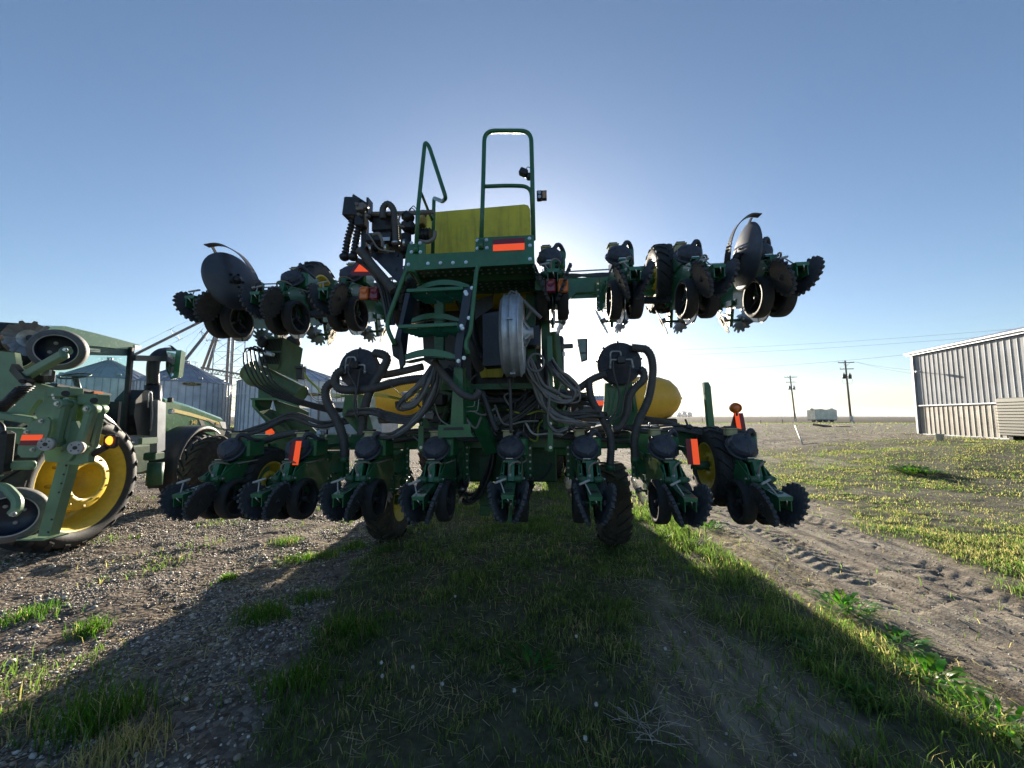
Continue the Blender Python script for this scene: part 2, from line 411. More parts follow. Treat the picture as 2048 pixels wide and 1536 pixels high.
vsep = N.new('ShaderNodeSeparateColor'); L.new(vo.outputs['Color'], vsep.inputs[0])
c_grav = mixc(noise(3, 5), ramp(vsep.outputs[0], (.0, (.12, .09, .07)), (.55, (.27, .22, .18)), (1, (.48, .42, .35))), ramp(noise(18), (.35, (.075, .056, .042)), (.7, (.19, .15, .115))))
mpp = N.new('ShaderNodeMapping'); mpp.inputs['Scale'].default_value = (3.2, .55, 1); mpp.inputs['Rotation'].default_value = (0, 0, .06); L.new(tc.outputs['Object'], mpp.inputs[0])
c_dirt = ramp(noise(2.0, 9, .72, mpp.outputs[0]), (.32, (.10, .08, .062)), (.48, (.25, .21, .165)), (.64, (.44, .385, .30)))
c_gras = mixc(noise(1.3, 6), ramp(noise(30, 5), (.35, (.030, .036, .018)), (.7, (.12, .13, .065))), ramp(noise(9, 8), (.3, (.055, .052, .030)), (.7, (.25, .22, .145))))
c_fiel = ramp(noise(.02, 8, .7), (.3, (.055, .045, .032)), (.6, (.105, .085, .060)))
c = mixc(sp.outputs[0], c_dirt, c_grav); c = mixc(sp.outputs[1], c, c_gras)
fa = N.new('ShaderNodeAttribute'); fa.attribute_name = 'field'; c = mixc(fa.outputs['Fac'], c, c_fiel)
L.new(c, b.inputs['Base Color'])
bp = N.new('ShaderNodeBump'); bp.inputs['Strength'].default_value = .9; bp.inputs['Distance'].default_value = .03
ad = N.new('ShaderNodeMath'); ad.operation = 'ADD'; L.new(noise(22, 8, .7), ad.inputs[0])
mm = N.new('ShaderNodeMath'); mm.operation = 'MULTIPLY'; L.new(vo.outputs['Distance'], mm.inputs[0]); L.new(sp.outputs[0], mm.inputs[1])
ng = N.new('ShaderNodeMath'); ng.operation = 'MULTIPLY'; ng.inputs[1].default_value = -1.0; L.new(mm.outputs[0], ng.inputs[0]); L.new(ng.outputs[0], ad.inputs[1])
L.new(ad.outputs[0], bp.inputs['Height']); L.new(bp.outputs[0], b.inputs['Normal'])
ground = mesh_np('ground', np.stack([X1, Y1, Z1], 1), Fq, 4, GM, attrs={'regions': np.stack([g_, gr_, d_, np.ones_like(g_)], 1), 'field': np.stack([f_, f_, f_, np.ones_like(f_)], 1)})
tag(ground, kind='structure')
# --- leaf / blade material: colour attribute, translucent
def leafmat(name, tr=.55, rough=.5):
    m = bpy.data.materials.new(name); m.use_nodes = True; n = m.node_tree; N = n.nodes; L = n.links
    b = N['Principled BSDF']; b.inputs['Roughness'].default_value = rough; b.inputs['Specular IOR Level'].default_value = .3
    a = N.new('ShaderNodeAttribute'); a.attribute_name = 'tint'; L.new(a.outputs['Color'], b.inputs['Base Color'])
    t = N.new('ShaderNodeBsdfTranslucent'); mu = N.new('ShaderNodeMix'); mu.data_type = 'RGBA'; mu.blend_type = 'MULTIPLY'; mu.inputs[0].default_value = 1
    L.new(a.outputs['Color'], mu.inputs[6]); mu.inputs[7].default_value = (1.9, 1.9, 1.0, 1); L.new(mu.outputs[2], t.inputs['Color'])
    mx = N.new('ShaderNodeMixShader'); mx.inputs[0].default_value = tr; L.new(b.outputs[0], mx.inputs[1]); L.new(t.outputs[0], mx.inputs[2])
    L.new(mx.outputs[0], N['Material Output'].inputs[0]); return m
LEAF = leafmat('grass_blades'); WEED = leafmat('weed_leaf', .5, .4)
def blades(x, y, hgt, wid, lean, dry, zoff=0.0, green=(.095, .16, .050), dryc=(.33, .30, .19)):
    """two-segment blades; returns verts, faces, tint"""
    n = len(x); a = rng.uniform(0, 2 * pi, n); la = rng.uniform(0, 2 * pi, n); z = height(x, y) - .004 + zoff
    dx = np.cos(a) * wid / 2; dy = np.sin(a) * wid / 2; lx = np.cos(la) * lean; ly = np.sin(la) * lean
    P = np.zeros((n, 5, 3)); f = np.array([.55, .55, 1.0])
    P[:, 0] = np.stack([x - dx, y - dy, z], 1); P[:, 1] = np.stack([x + dx, y + dy, z], 1)
    m = .5; P[:, 2] = np.stack([x + dx * .8 + lx * hgt * .3, y + dy * .8 + ly * hgt * .3, z + hgt * .58], 1)
    P[:, 3] = np.stack([x - dx * .8 + lx * hgt * .3, y - dy * .8 + ly * hgt * .3, z + hgt * .58], 1)
    P[:, 4] = np.stack([x + lx * hgt, y + ly * hgt, z + hgt * np.sqrt(np.clip(1 - .35 * lean ** 2, .15, 1))], 1)
    b = np.arange(n)[:, None] * 5; F = np.concatenate([b + 0, b + 1, b + 2, b + 0, b + 2, b + 3, b + 3, b + 2, b + 4], 1).reshape(-1)
    g = np.array(green)[None] * rng.uniform(.6, 1.5, (n, 1)) * np.array([1, 1, 1]); d = np.array(dryc)[None] * rng.uniform(.6, 1.35, (n, 1))
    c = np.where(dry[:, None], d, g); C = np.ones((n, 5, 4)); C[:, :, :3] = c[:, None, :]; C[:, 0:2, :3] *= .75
    return P.reshape(-1, 3), F, C.reshape(-1, 4)
def scatter(n, x0, x1, y0, y1): return rng.uniform(x0, x1, n), rng.uniform(y0, y1, n)
def infr(x, y, m=1.5): return (abs(x) < 1.42 * y + m) & (y > .8)
PX, PY, H_, W_, LN, DR = [], [], [], [], [], []
def put(x, y, h, w_, ln, dr): PX.append(x); PY.append(y); H_.append(h); W_.append(w_); LN.append(ln); DR.append(dr)
for (y0, y1, dens, hs, ws) in ((1.4, 4.2, 8000, 1, 1), (4.2, 8, 4500, 1.0, 1.3), (8, 16, 1700, .9, 2.2), (16, 30, 350, .9, 4), (30, 80, 30, 1.6, 14)):
    x0, x1 = (-1.45 * y1 - 1.5, 1.45 * y1 + 1.5) if y1 < 20 else (-1.2 * y1, 1.45 * y1)
    if y1 <= 8: x0 = max(x0, -6.5)
    n = int((x1 - x0) * (y1 - y0) * dens); x, y = scatter(n, x0, x1, y0, y1)
    g, gr, d, f, tr = regions(x, y)
    cl = fb(x * 2.2, y * 2.2, 91, 3); cl2 = fb(x * 9, y * 9, 95, 2)
    p = (gr + .25 * d * (x > 5.6) * (y < 17)) * np.clip(.35 + 2.6 * (cl - .38), .12, 1) * np.clip(.6 + 2.0 * (cl2 - .4), .2, 1) + .035 * d * (1 - tr) + .004 * tr + .10 * g * ss(.55, .72, fb(x * 1.4, y * 1.4, 131, 4))
    p = p * (infr(x, y, 1.8)) * np.where(x > 4.5, np.clip(3.0 * (fb(x * .8, y * 1.1, 401, 4) - .28), .35, 1.2) * 1.25, 1.0)
    k = rng.random(n) < p; x = x[k]; y = y[k]; cl = cl[k]; n = len(x)
    right = ss(4.8, 6.5, x) * (y < 24) + ss(24, 30, y) * .5; lush = ss(.45, .62, fb(x * .9, y * .9, 15, 3))
    edge = np.exp(-((x - 2.55) / .55) ** 2) * (y < 12); p_ = 0
    h = rng.uniform(.025, .075, n) * hs * (1 + .45 * lush + .3 * edge) * (1 - .35 * right) * rng.choice([1, 1, 1, 1.6], n)
    dry = rng.random(n) < np.clip(.20 + .24 * right - .25 * lush * (1 - right) - .1 * edge + .8 * (fb(x * 1.5, y * 1.5, 19, 3) - .45), .04, .9)
    put(x, y, h, rng.uniform(.004, .0085, n) * ws, rng.uniform(.1, .9, n) ** 1, dry)
x, y, h_, w_, ln, dr = [np.concatenate(a) for a in (PX, PY, H_, W_, LN, DR)]
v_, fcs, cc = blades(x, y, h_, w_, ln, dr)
tag(mesh_np('grass', v_, fcs, 3, LEAF, smooth=False, attrs={'tint': cc}), 'short dry and green grass growing under and around the machines', 'grass', kind='stuff')
# dead straw lying on the bare patches
n = 26000; x, y = scatter(n, -3.5, 3.5, 1.4, 7); k = (rng.random(n) < (.15 + .5 * regions(x, y)[2] + .8 * ss(.45, .7, fb(x * 1.6, y * 1.6, 201, 3)))) & infr(x, y); x = x[k]; y = y[k]; n = len(x)
a = rng.uniform(0, 2 * pi, n); l = rng.uniform(.04, .13, n); z = height(x, y) + rng.uniform(.004, .02, n); dz = rng.uniform(-.01, .025, n)
P = np.zeros((n, 4, 3)); dx = np.cos(a); dy = np.sin(a); wd = .0021
P[:, 0] = np.stack([x + dy * wd, y - dx * wd, z], 1); P[:, 1] = np.stack([x - dy * wd, y + dx * wd, z], 1)
P[:, 2] = np.stack([x - dy * wd + dx * l, y + dx * wd + dy * l, z + dz], 1); P[:, 3] = np.stack([x + dy * wd + dx * l, y - dx * wd + dy * l, z + dz + .002], 1)
C = np.ones((n, 4, 4)); C[:, :, :3] = (np.array([.45, .40, .29])[None] * rng.uniform(.5, 1.3, (n, 1)))[:, None]
tag(mesh_np('straw', P.reshape(-1, 3), np.arange(n * 4), 4, LEAF, smooth=False, attrs={'tint': C.reshape(-1, 4)}), 'dead pale straw scattered over the bare soil', 'straw', kind='stuff')
# --- gravel stones
ico = bpy.data.meshes.new('i'); import bmesh
bm = bmesh.new(); bmesh.ops.create_icosphere(bm, subdivisions=1, radius=1); bm.verts.ensure_lookup_table()
IV = np.array([v.co[:] for v in bm.verts]); IF = np.array([[v.index for v in f.verts] for f in bm.faces]); bm.free(); bpy.data.meshes.remove(ico)
def stones(name, x, y, r, col, label):
    n = len(x); nv = len(IV); S = rng.uniform(.65, 1.35, (n, 3)) * r[:, None]; S[:, 2] *= .62
    a = rng.uniform(0, 2 * pi, n); J = IV[None] * (1 + rng.uniform(-.16, .16, (n, nv, 1))); J = J * S[:, None]
    X = J[:, :, 0] * np.cos(a)[:, None] - J[:, :, 1] * np.sin(a)[:, None]; Y = J[:, :, 0] * np.sin(a)[:, None] + J[:, :, 1] * np.cos(a)[:, None]
    z = height(x, y) + r * rng.uniform(-.05, .35, n)
    P = np.stack([X + x[:, None], Y + y[:, None], J[:, :, 2] + z[:, None]], -1).reshape(-1, 3)
    F = (IF[None] + (np.arange(n) * nv)[:, None, None]).reshape(-1)
    base = np.array(col)[rng.integers(0, len(col), n)] * rng.uniform(.6, 1.35, (n, 1)); C = np.ones((n, nv, 4)); C[:, :, :3] = base[:, None]
    m = bpy.data.materials.new(name); m.use_nodes = True; q = m.node_tree; bb = q.nodes['Principled BSDF']; bb.inputs['Roughness'].default_value = .5; bb.inputs['Specular IOR Level'].default_value = .35
    aa = q.nodes.new('ShaderNodeAttribute'); aa.attribute_name = 'tint'; q.links.new(aa.outputs['Color'], bb.inputs['Base Color'])
    return tag(mesh_np(name, P, F, 3, m, smooth=True, attrs={'tint': C.reshape(-1, 4)}), label, 'gravel', kind='stuff')
SX, SY, SR = [], [], []
for (y0, y1, dens, rs) in ((1.5, 4.5, 3000, .85), (4.5, 8, 1300, 1.05), (8, 16, 260, 1.5)):
    x0 = -1.45 * y1 - 1; n = int((1.5 - x0) * (y1 - y0) * dens); x, y = scatter(n, x0, 1.5, y0, y1); g = regions(x, y)[0]
    pt = fb(x * 2.4, y * 2.4, 301, 3); k = (rng.random(n) < g * np.clip(.25 + 2.6 * (pt - .35), .06, 1)) & infr(x, y, 1); x = x[k]; y = y[k]
    SX.append(x); SY.append(y); SR.append(rng.uniform(.005, .0125, len(x)) * rs * rng.choice([.8, 1, 1, 1.4, 2.3], len(x), p=[.3, .3, .24, .12, .04]))
for (y0, y1, dens) in ((1.5, 7, 60), (16, 30, 25)):
    n = int(12 * (y1 - y0) * dens); x, y = scatter(n, -1.5 if y1 < 10 else 5, 6.5 if y1 < 10 else 30, y0, y1); k = (rng.random(n) < regions(x, y)[2]) & infr(x, y, 1); x = x[k]; y = y[k]
    SX.append(x); SY.append(y); SR.append(rng.uniform(.004, .011, len(x)) * (1 if y1 < 10 else 3))
stones('gravel', *[np.concatenate(a) for a in (SX, SY, SR)], [(.33, .28, .23), (.45, .40, .34), (.22, .18, .155), (.36, .28, .21), (.62, .58, .52), (.28, .22, .17)], 'grey brown pebble gravel covering the yard left of the planter')
# --- separate grass tufts standing in the gravel, and leafy weeds
def tuft(px, py, r, h, label, dry=.12, n=260, group='grass tufts standing in the gravel'):
    c = pg(px, py); rr = rng.normal(0, r * .45, (n, 2)); x = c.x + rr[:, 0]; y = c.y + rr[:, 1] * .8
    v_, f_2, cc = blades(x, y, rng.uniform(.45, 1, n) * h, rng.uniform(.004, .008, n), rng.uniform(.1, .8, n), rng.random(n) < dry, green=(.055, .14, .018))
    v_ = v_ - np.array([[c.x, c.y, 0]]); o = mesh_np('grass_tuft', v_, f_2, 3, LEAF, smooth=False, attrs={'tint': cc}); o.location = (c.x, c.y, 0)
    tag(o, label, 'grass tuft', group)
tuft(60, 1228, .24, .13, 'bright green grass tuft at the left edge of the photo, in the gravel')
tuft(180, 1255, .16, .13, 'grass tuft in the sunlit gravel, just right of the leftmost tuft')
tuft(195, 1440, .30, .24, 'tall dark green grass tuft in the lower left, where the shadow begins', n=520)
tuft(572, 1085, .22, .10, 'low grass tuft in the gravel behind the second row unit from the left')
tuft(600, 1120, .20, .13, 'sunlit grass tuft, uppermost of the row leading to the left transport wheel')
tuft(655, 1112, .22, .12, 'sunlit grass tuft in the middle of the row leading to the left transport wheel')
tuft(708, 1095, .22, .12, 'sunlit grass tuft touching the left transport wheel')
tuft(622, 1190, .24, .12, 'yellow green grass tuft lying along the shadow edge in the gravel')
tuft(530, 1232, .26, .16, 'half shaded grass tuft on the shadow edge, left of the green strip', n=420)
tuft(455, 1160, .10, .09, 'small pale grass tuft alone in the middle of the gravel')
tuft(590, 1370, .30, .16, 'shaded long grass tuft at the edge of the bare gravel patch', n=420)
tuft(700, 1260, .34, .16, 'wide shaded grass tuft beside the pebble patch', n=480)
tuft(30, 1440, .3, .10, 'sparse yellow green tuft in the lower left corner', dry=.4)
tuft(240, 1515, .25, .14, 'dry straw coloured tuft at the bottom edge of the photo', dry=.92, n=420)
def weed(px, py, r, h, label, n=26, ln=.11, seed=0, col=(.075, .20, .022), z=None):
    n = int(n * 1.7); ln *= .8
    rg = np.random.default_rng(900 + seed); c = pg(px, py, 0.0)
    if z is not None: c = pg(px, py, z)
    z0 = hz(c.x, c.y); P = []; F = []; C = []
    for i in range(n):
        a = rg.uniform(0, 2 * pi); rr = r * math.sqrt(rg.uniform(0, 1)) * .7; bx = rr * cos(a); by = rr * sin(a); L_ = ln * rg.uniform(.6, 1.25); el = rg.uniform(.25, 1.2); wd = L_ * rg.uniform(.09, .16)
        d = V((cos(a + rg.normal(0, .5)), sin(a + rg.normal(0, .5)), 0)); up = V((0, 0, 1)); p = V((bx, by, z0 + h * rg.uniform(0, .55))); sd_ = d.cross(up); s_ = 5; b0 = len(P)
        tint = [x_ * rg.uniform(.65, 1.4) for x_ in col]
        P.append(V((bx * .6, by * .6, z0))); P.append(V((bx * .6 + .003, by * .6, z0))); C += [tint, tint]
        for k in range(s_ + 1):
            t = k / s_; cen = p + d * (L_ * t * cos(el * (1 - .5 * t))) + up * (L_ * t * sin(el) * (1 - .55 * t)); wv = wd * sin(pi * min(.98, .12 + .86 * t)) * (1 + .25 * ((k % 2) * 2 - 1))
            P += [cen - sd_ * wv + up * wv * .25, cen + sd_ * wv + up * wv * .25]; C += [tint, tint]
        for k in range(s_ + 1): F.append((b0 + 2 * k, b0 + 2 * k + 1, b0 + 2 * k + 3, b0 + 2 * k + 2))
    Cn = np.ones((len(P), 4)); Cn[:, :3] = np.array(C)
    o = mesh_np('leafy_weed', np.array([p[:] for p in P]), np.array(F).reshape(-1), 4, WEED, smooth=True, attrs={'tint': Cn}); o.location = (c.x, c.y, 0)
    tag(o, label, 'weed', 'leafy weeds along the dirt track')
weed(1690, 1205, .28, .16, 'largest leafy weed beside the dirt track, right of the shadow edge', 60, .15, 1)
weed(1795, 1262, .22, .10, 'leafy weed next right of the largest one beside the track', 34, .13, 2)
weed(1862, 1345, .20, .12, 'upright bright leafy weed near the right edge, below the cracked soil', 36, .16, 3)
weed(1415, 1050, .30, .14, 'bright leafy weed below the row unit beside the orange and red reflector', 60, .13, 4)
weed(1350, 1030, .2, .1, 'low leafy weed between the right transport wheel and the reflector row unit', 34, .12, 5)
weed(1715, 1385, .18, .10, 'sunlit weed on the shadow edge in the lower right', 26, .10, 6)
weed(1630, 1300, .16, .08, 'small weed half in shade on the shadow edge', 24, .09, 7)
weed(1985, 1440, .3, .12, 'weed in the lower right corner, at the edge of the dirt', 40, .13, 8)
weed(1830, 918, .75, .22, 'wide patch of bright leafy weeds on the dry grass in front of the metal shed', 190, .24, 9, z=.55, col=(.05, .12, .022))
weed(1265, 945, .3, .18, 'leafy weed just right of the top of the right transport wheel', 44, .16, 10)
weed(1060, 1340, .22, .06, 'shaded dandelion rosette in the grass near the bottom centre', 30, .13, 11, col=(.05, .14, .03))
weed(1508, 1415, .08, .05, 'single round leafed seedling on the shaded bare soil', 5, .09, 12)
# dandelion clocks in the shaded grass
DCL = [(910, 1195, 'under the middle row units'), (762, 1328, 'highest of the left group'), (825, 1337, 'right of the highest of the left group'), (764, 1355, 'lowest of the left group'), (884, 1371, 'left of the bottom centre'), (1152, 1275, 'tall one right of centre'), (1028, 1384, 'above the bottom centre'), (1192, 1412, 'beside the dry twigs'), (1170, 1480, 'nearest the bottom edge'), (1330, 1300, 'on the bare soil to the right')]
for i, (px, py, lb) in enumerate(DCL):
    c = pg(px, py, .07); m_ = MB(); z0 = hz(c.x, c.y) - .005
    m_.tube([(0, 0, z0), (.006, .003, .04), (.002, 0, .075)], .0012, 5); m_.mi = 1
    for k in range(60):
        d = V((random.gauss(0, 1), random.gauss(0, 1), random.gauss(0, 1))).normalized(); m_.cyl(V((.002, 0, .08)), V((.002, 0, .08)) + d * .012, .0005, 3, r2=.0013, caps=False)
    m_.build('dandelion_clock', [GREEN_D, WHITE], loc=(c.x, c.y, 0), label='white dandelion seed head in the shaded grass, ' + lb, cat='dandelion', group='dandelion clocks in the shade')
# distant low hills on the horizon
m_ = MB(); rg = random.Random(4)
for (x0, x1, D, hh) in ((-3500, 7300, 6800, 62), (900, 5200, 5200, 46)):
    k = 60; pts = []
    for i in range(k + 1):
        x = x0 + (x1 - x0) * i / k; hgt = hh * (.35 + .65 * float(fb(np.array([x * .0011]), np.array([D * 1.0]), 5, 4)[0]) * 1.4) * math.sin(pi * min(1, max(0, i / k))) ** .35
        pts.append((x, hgt))
    P = [(x, D, -5) for x, h in pts] + [(x, D + 250, h) for x, h in pts] + [(x, D + 1200, -5) for x, h in pts]; q = k + 1
    m_.add(P, [(i, i + 1, q + i + 1, q + i) for i in range(k)] + [(q + i, q + i + 1, 2 * q + i + 1, 2 * q + i) for i in range(k)], True)
m_.build('hills', mat('distant_hills', (.10, .115, .10), .95, scale=.002), kind='structure')
# ================================================================ THE PLANTER
PLF = Frame((0.0, 4.02, 0), (0, R(-0.7), R(-5.1)))
PL = empty('row_crop_planter', (0.0, 4.02, 0), (0, R(-0.7), R(-5.1)), cat='planter',
           label='large green row planter seen from behind, folded wings above, yellow hopper and ladder')
A = PLF.at
def tread(mb, R_, w_, n, lw, lh, c=(0, 0, 0), depth=.0, sgn=1):
    """chevron lugs round a tyre whose axis is x"""
    for i in range(n):
        for sd_ in (-1, 1):
            a0 = 2 * pi * (i + (0 if sd_ < 0 else .5)) / n; k = 4; P = []
            for j in range(k + 1):
                t = j / k; x = sd_ * w_ * (.02 + .50 * t); a = a0 + sgn * .95 * (2 * pi / n) * t
                rr = R_ - (.04 * R_) * t ** 3; hw = lw / 2 / R_ * (1 + .25 * t)
                for (dr, da) in ((-.012, -hw * 1.2), (lh, -hw), (lh, hw), (-.012, hw * 1.2)):
                    q = rr + dr - (lh * .9 if (t == 1 and dr > 0) else 0); P.append((c[0] + x, c[1] + q * cos(a + da), c[2] + q * sin(a + da)))
            F = []
            for j in range(k):
                for l in range(3): F.append((j * 4 + l, j * 4 + l + 1, j * 4 + 5 + l, j * 4 + 4 + l))
            F += [(0, 1, 2, 3), (k * 4 + 3, k * 4 + 2, k * 4 + 1, k * 4)]
            mb.add(P, F, False)
def tyre(parent, name, loc, R_, w_, rim, n=20, lw=.035, lh=.03, rot=(0, 0, 0), matr=None, rimmat=None, off=.0, sgn=1, dish=.06, hub=True, side=1):
    m = MB(); h = w_ / 2; matr = matr or RUB
    prof = [(rim, -h * .82), (rim + (R_ - rim) * .3, -h * 1.0), (rim + (R_ - rim) * .7, -h * 1.0), (R_ * .965, -h * .86), (R_ - .004, -h * .45), (R_, 0), (R_ - .004, h * .45), (R_ * .965, h * .86), (rim + (R_ - rim) * .7, h), (rim + (R_ - rim) * .3, h), (rim, h * .82)]
    m.lathe(prof, (0, 0, 0), (1, 0, 0), 48); tread(m, R_ - .004, w_, n, lw, lh, sgn=sgn)
    t = m.build(name, matr, parent, loc, rot)
    r = MB(); rr = rim + .006; s = side
    r.lathe([(rr + .012, s * h * .84), (rr + .010, s * h * .88), (rr - .012, s * h * .86), (rr - .02, s * h * .6), (rr - .045, s * h * .5), (rr - .055, s * (h * .25)), (rr * .62, s * (h * .1 - dish * .3)), (rr * .58, s * (h * .1 + dish)), (rr * .30, s * (h * .1 + dish * 1.15)), (rr * .26, s * (h * .1 + dish * .4)), (0.001, s * (h * .1 + dish * .4))], (0, 0, 0), (1, 0, 0), 40)
    r.lathe([(rr + .012, -s * h * .84), (rr - .01, -s * h * .84), (rr - .03, -s * h * .3), (rr - .05, s * h * .2), (rr * .6, s * h * .05)], (0, 0, 0), (1, 0, 0), 40)
    for i in range(8):
        a = 2 * pi * i / 8; r.bolt((s * (h * .1 + dish * 1.1), rr * .44 * cos(a), rr * .44 * sin(a)), (s, 0, 0), .012, .02)
    r.build('rim', rimmat or YEL, t); return t
def build_unit():
    m = MB()
    for sx in (-1, 1):
        m.mi = 0
        m.plate([(sx * .075, -.03, 1.36), (sx * .075, .40, 1.38), (sx * .075, .46, 1.02), (sx * .075, .22, .95), (sx * .075, -.02, 1.02), (sx * .075, -.22, 1.14), (sx * .075, -.27, 1.22), (sx * .075, -.20, 1.33)], .012, (1, 0, 0))
        m.beam((sx * .105, .40, 1.33), (sx * .105, .66, 1.35), .016, .07); m.beam((sx * .105, .42, 1.08), (sx * .105, .66, 1.12), .016, .06)
        m.box((sx * .12, .67, 1.27), (.02, .05, .44)); m.box((sx * .15, .69, 1.27), (.06, .012, .40))
        m.plate([(sx * .098, -.30, 1.23), (sx * .098, -.10, 1.34), (sx * .098, .0, 1.22), (sx * .098, -.02, 1.14), (sx * .098, -.18, 1.10)], .010, (1, 0, 0))
        m.mi = 1
        for (y, z) in ((-.22, 1.24), (-.05, 1.30), (-.03, 1.17), (.2, 1.33), (.36, 1.32), (.38, 1.1)): m.bolt((sx * .082, y, z), (sx, 0, 0), .010, .012)
        for z in (1.10, 1.18, 1.26, 1.34, 1.42): m.bolt((sx * .155, .683, z), (0, -1, 0), .009, .012)
    m.mi = 0
    m.box((0, .18, 1.372), (.16, .42, .012)); m.box((.0, .43, 1.2), (.15, .012, .34))
    m.box((.03, .13, 1.48), (.24, .26, .20), bev=.02); m.box((0, .16, 1.00), (.14, .30, .02))
    m.box((0, .70, 1.25), (.22, .03, .30)); m.prism([(-.02, -.02, .98), (-.02, .2, .96), (-.02, .16, .78), (-.02, .06, .76)], (.04, 0, 0))
    # closing frame strut and tapered arm
    m.box((0, -.235, 1.265), (.062, .055, .19), rot=(R(-16), 0, 0)); m.box((-.0, -.205, 1.36), (.13, .06, .02))
    a = [(-.048, -.24, 1.172), (.048, -.24, 1.172), (.058, -.66, 1.118), (-.058, -.66, 1.118), (-.036, -.24, 1.09), (.036, -.24, 1.09), (.05, -.66, 1.085), (-.05, -.66, 1.085)]
    m.add(a, [(0, 1, 2, 3), (4, 7, 6, 5), (3, 2, 6, 7), (1, 5, 6, 2), (0, 3, 7, 4), (0, 4, 5, 1)])
    m.box((-.045, -.57, 1.045), (.008, .16, .085)); m.box((.045, -.57, 1.045), (.008, .16, .085))
    m.mi = 2
    for (x, y, lx, ly, rz) in ((0, -.50, .010, .10, 0), (.018, -.52, .034, .008, .5), (-.018, -.52, .034, .008, -.5), (.02, -.56, .04, .009, .35), (-.02, -.56, .04, .009, -.35), (.0, -.455, .05, .006, 0)):
        m.box((x, y, 1.118 + (.66 + y) * .1286 + .0035), (lx, ly, .006), rot=(R(-7.3), 0, rz))
    m.mi = 0; m.cyl((-.12, -.53, 1.04), (.12, -.53, 1.04), .012)
    m.mi = 1; m.box((-.02, -.20, 1.385), (.07, .02, .008)); m.cyl((0.0, -.67, 1.09), (.02, -.64, 1.04), .005, 6)
    u = m.build('row_unit', [GREEN, ZINC, BLK], PL)
    # gauge wheels
    for s in (-1, 1):
        g = MB(); n = 36
        g.lathe([(.158, s * .052), (.198, s * .052), (.206, s * .062), (.208, s * .105), (.204, s * .150), (.196, s * .160), (.166, s * .160), (.160, s * .152), (.154, s * .07), (.158, s * .052)], (0, -.12, .97), (1, 0, 0), n)
        gw = g.build('gauge_wheel', RUB, u)
        g = MB(); g.lathe([(.157, s * .152), (.163, s * .156), (.166, s * .150), (.156, s * .10), (.155, s * .066), (.06, s * .062), (.0, s * .062)], (0, -.12, .97), (1, 0, 0), n)
        g.mi = 1
        for k in range(3):
            a = R(90 + 120 * k); g.beam((s * .10, -.12, .97), (s * .118, -.12 + .155 * cos(a), .97 + .155 * sin(a)), .022, .010, up=(1, 0, 0))
        g.cyl((s * .06, -.12, .97), (s * .135, -.12, .97), .022, 10); g.cyl((s * .135, -.12, .97), (s * .145, -.12, .97), .012, 6)
        g.build('wheel_hub', [BLK, CAST], gw)
        g = MB(); g.prism([(s * .025, -.14, .93), (s * .025, -.14, 1.0), (s * .025, .02, 1.2), (s * .025, .10, 1.2), (s * .025, .06, 1.08)], (s * .022, 0, 0))
        g.build('gauge_arm', GREEN_D, u)
        g = MB(); g.cyl((s * .035, -.30, 1.20), (s * .10, -.30, 1.205), .031, 12); g.cyl((s * .10, -.30, 1.205), (s * .118, -.30, 1.207), .022, 10); g.mi = 1; g.cyl((s * .118, -.30, 1.207), (s * .135, -.30, 1.208), .011, 6)
        g.build('pivot_bushing', [GREEN_D, ZINC], u)
        # spiked closing wheel: V, open at the rear and the top
        c = V((s * .092, -.53, 1.035)); nm = V((s * .93, .11, -.35)).normalized(); g = MB()
        g.disc(c, nm, .186, .026, teeth=20, td=.024, tw=.62, dish=s * .0, swirl=-.1)
        x, y, z = frame_from(c, c + nm)
        for k in range(20):
            a = 2 * pi * (k + .62) / 20; g.ell(c + x * cos(a) * .168 + y * sin(a) * .168 + nm * .024, (.012, .012, .012), 6, 4)
        for k in range(6):
            a = 2 * pi * k / 6; g.bolt(c + x * cos(a) * .09 + y * sin(a) * .09 + nm * .018, nm, .006, .006)
        g.cyl(c - nm * .02, c + nm * .035, .028, 12); g.cyl(c + nm * .035, c + nm * .045, .012, 6)
        g.build('closing_wheel', CAST, u)
        g = MB(); g.disc((s * .012, .03, .955), (s * .99, -.08, 0), .205, .004, n=32); g.build('opener_disc', STEEL, u)
        # row cleaner wheel: finger teeth, converging at the front
        c = V((s * .125, .64, .925)); nm = V((s * .90, .30, -.40)).normalized(); g = MB()
        g.disc(c, nm, .170, .008, teeth=13, td=.042, tw=.60, swirl=-.45 * s); g.cyl(c - nm * .05, c + nm * .02, .03, 10)
        x, y, z = frame_from(c, c + nm); g.mi = 1
        for k in range(4):
            a = R(45 + 90 * k); g.box(c + x * cos(a) * .06 + y * sin(a) * .06 + nm * .008, (.012, .03, .004), rot=(R(90), 0, a))
        g.build('row_cleaner_wheel', [STEEL, BLK], u)
    g = MB(); g.prism([(-.02, .62, 1.12), (-.02, .72, 1.14), (-.02, .84, .92), (-.02, .70, .86)], (.04, 0, 0)); g.cyl((-.11, .64, .925), (.11, .64, .925), .016, 8)
    g.beam((0, .70, 1.0), (0, .86, 1.06), .06, .02); g.build('row_cleaner_arm', GREEN_D, u)
    # seed meter cover
    c = V((-.02, -.03, 1.475)); ax = V((0, -.80, .60)).normalized(); g = MB(); x, y, z = frame_from(c, c + ax)
    g.lathe([(.0, -.03), (.135, -.03), (.142, -.02), (.142, -.006), (.134, 0), (.130, .008), (.126, .04), (.108, .072), (.055, .098), (.0, .102)], c, ax, 22, smooth=False)
    g.lathe([(.145, -.014), (.150, -.010), (.145, -.004)], c, ax, 22)
    for k in range(3):
        a = R(60 + k * 110); g.beam(c + x * cos(a) * .04 + y * sin(a) * .04 + ax * .098, c + x * cos(a) * .118 + y * sin(a) * .118 + ax * .06, .02, .018, up=ax)
    g.build('meter_cover', BLKD, u)
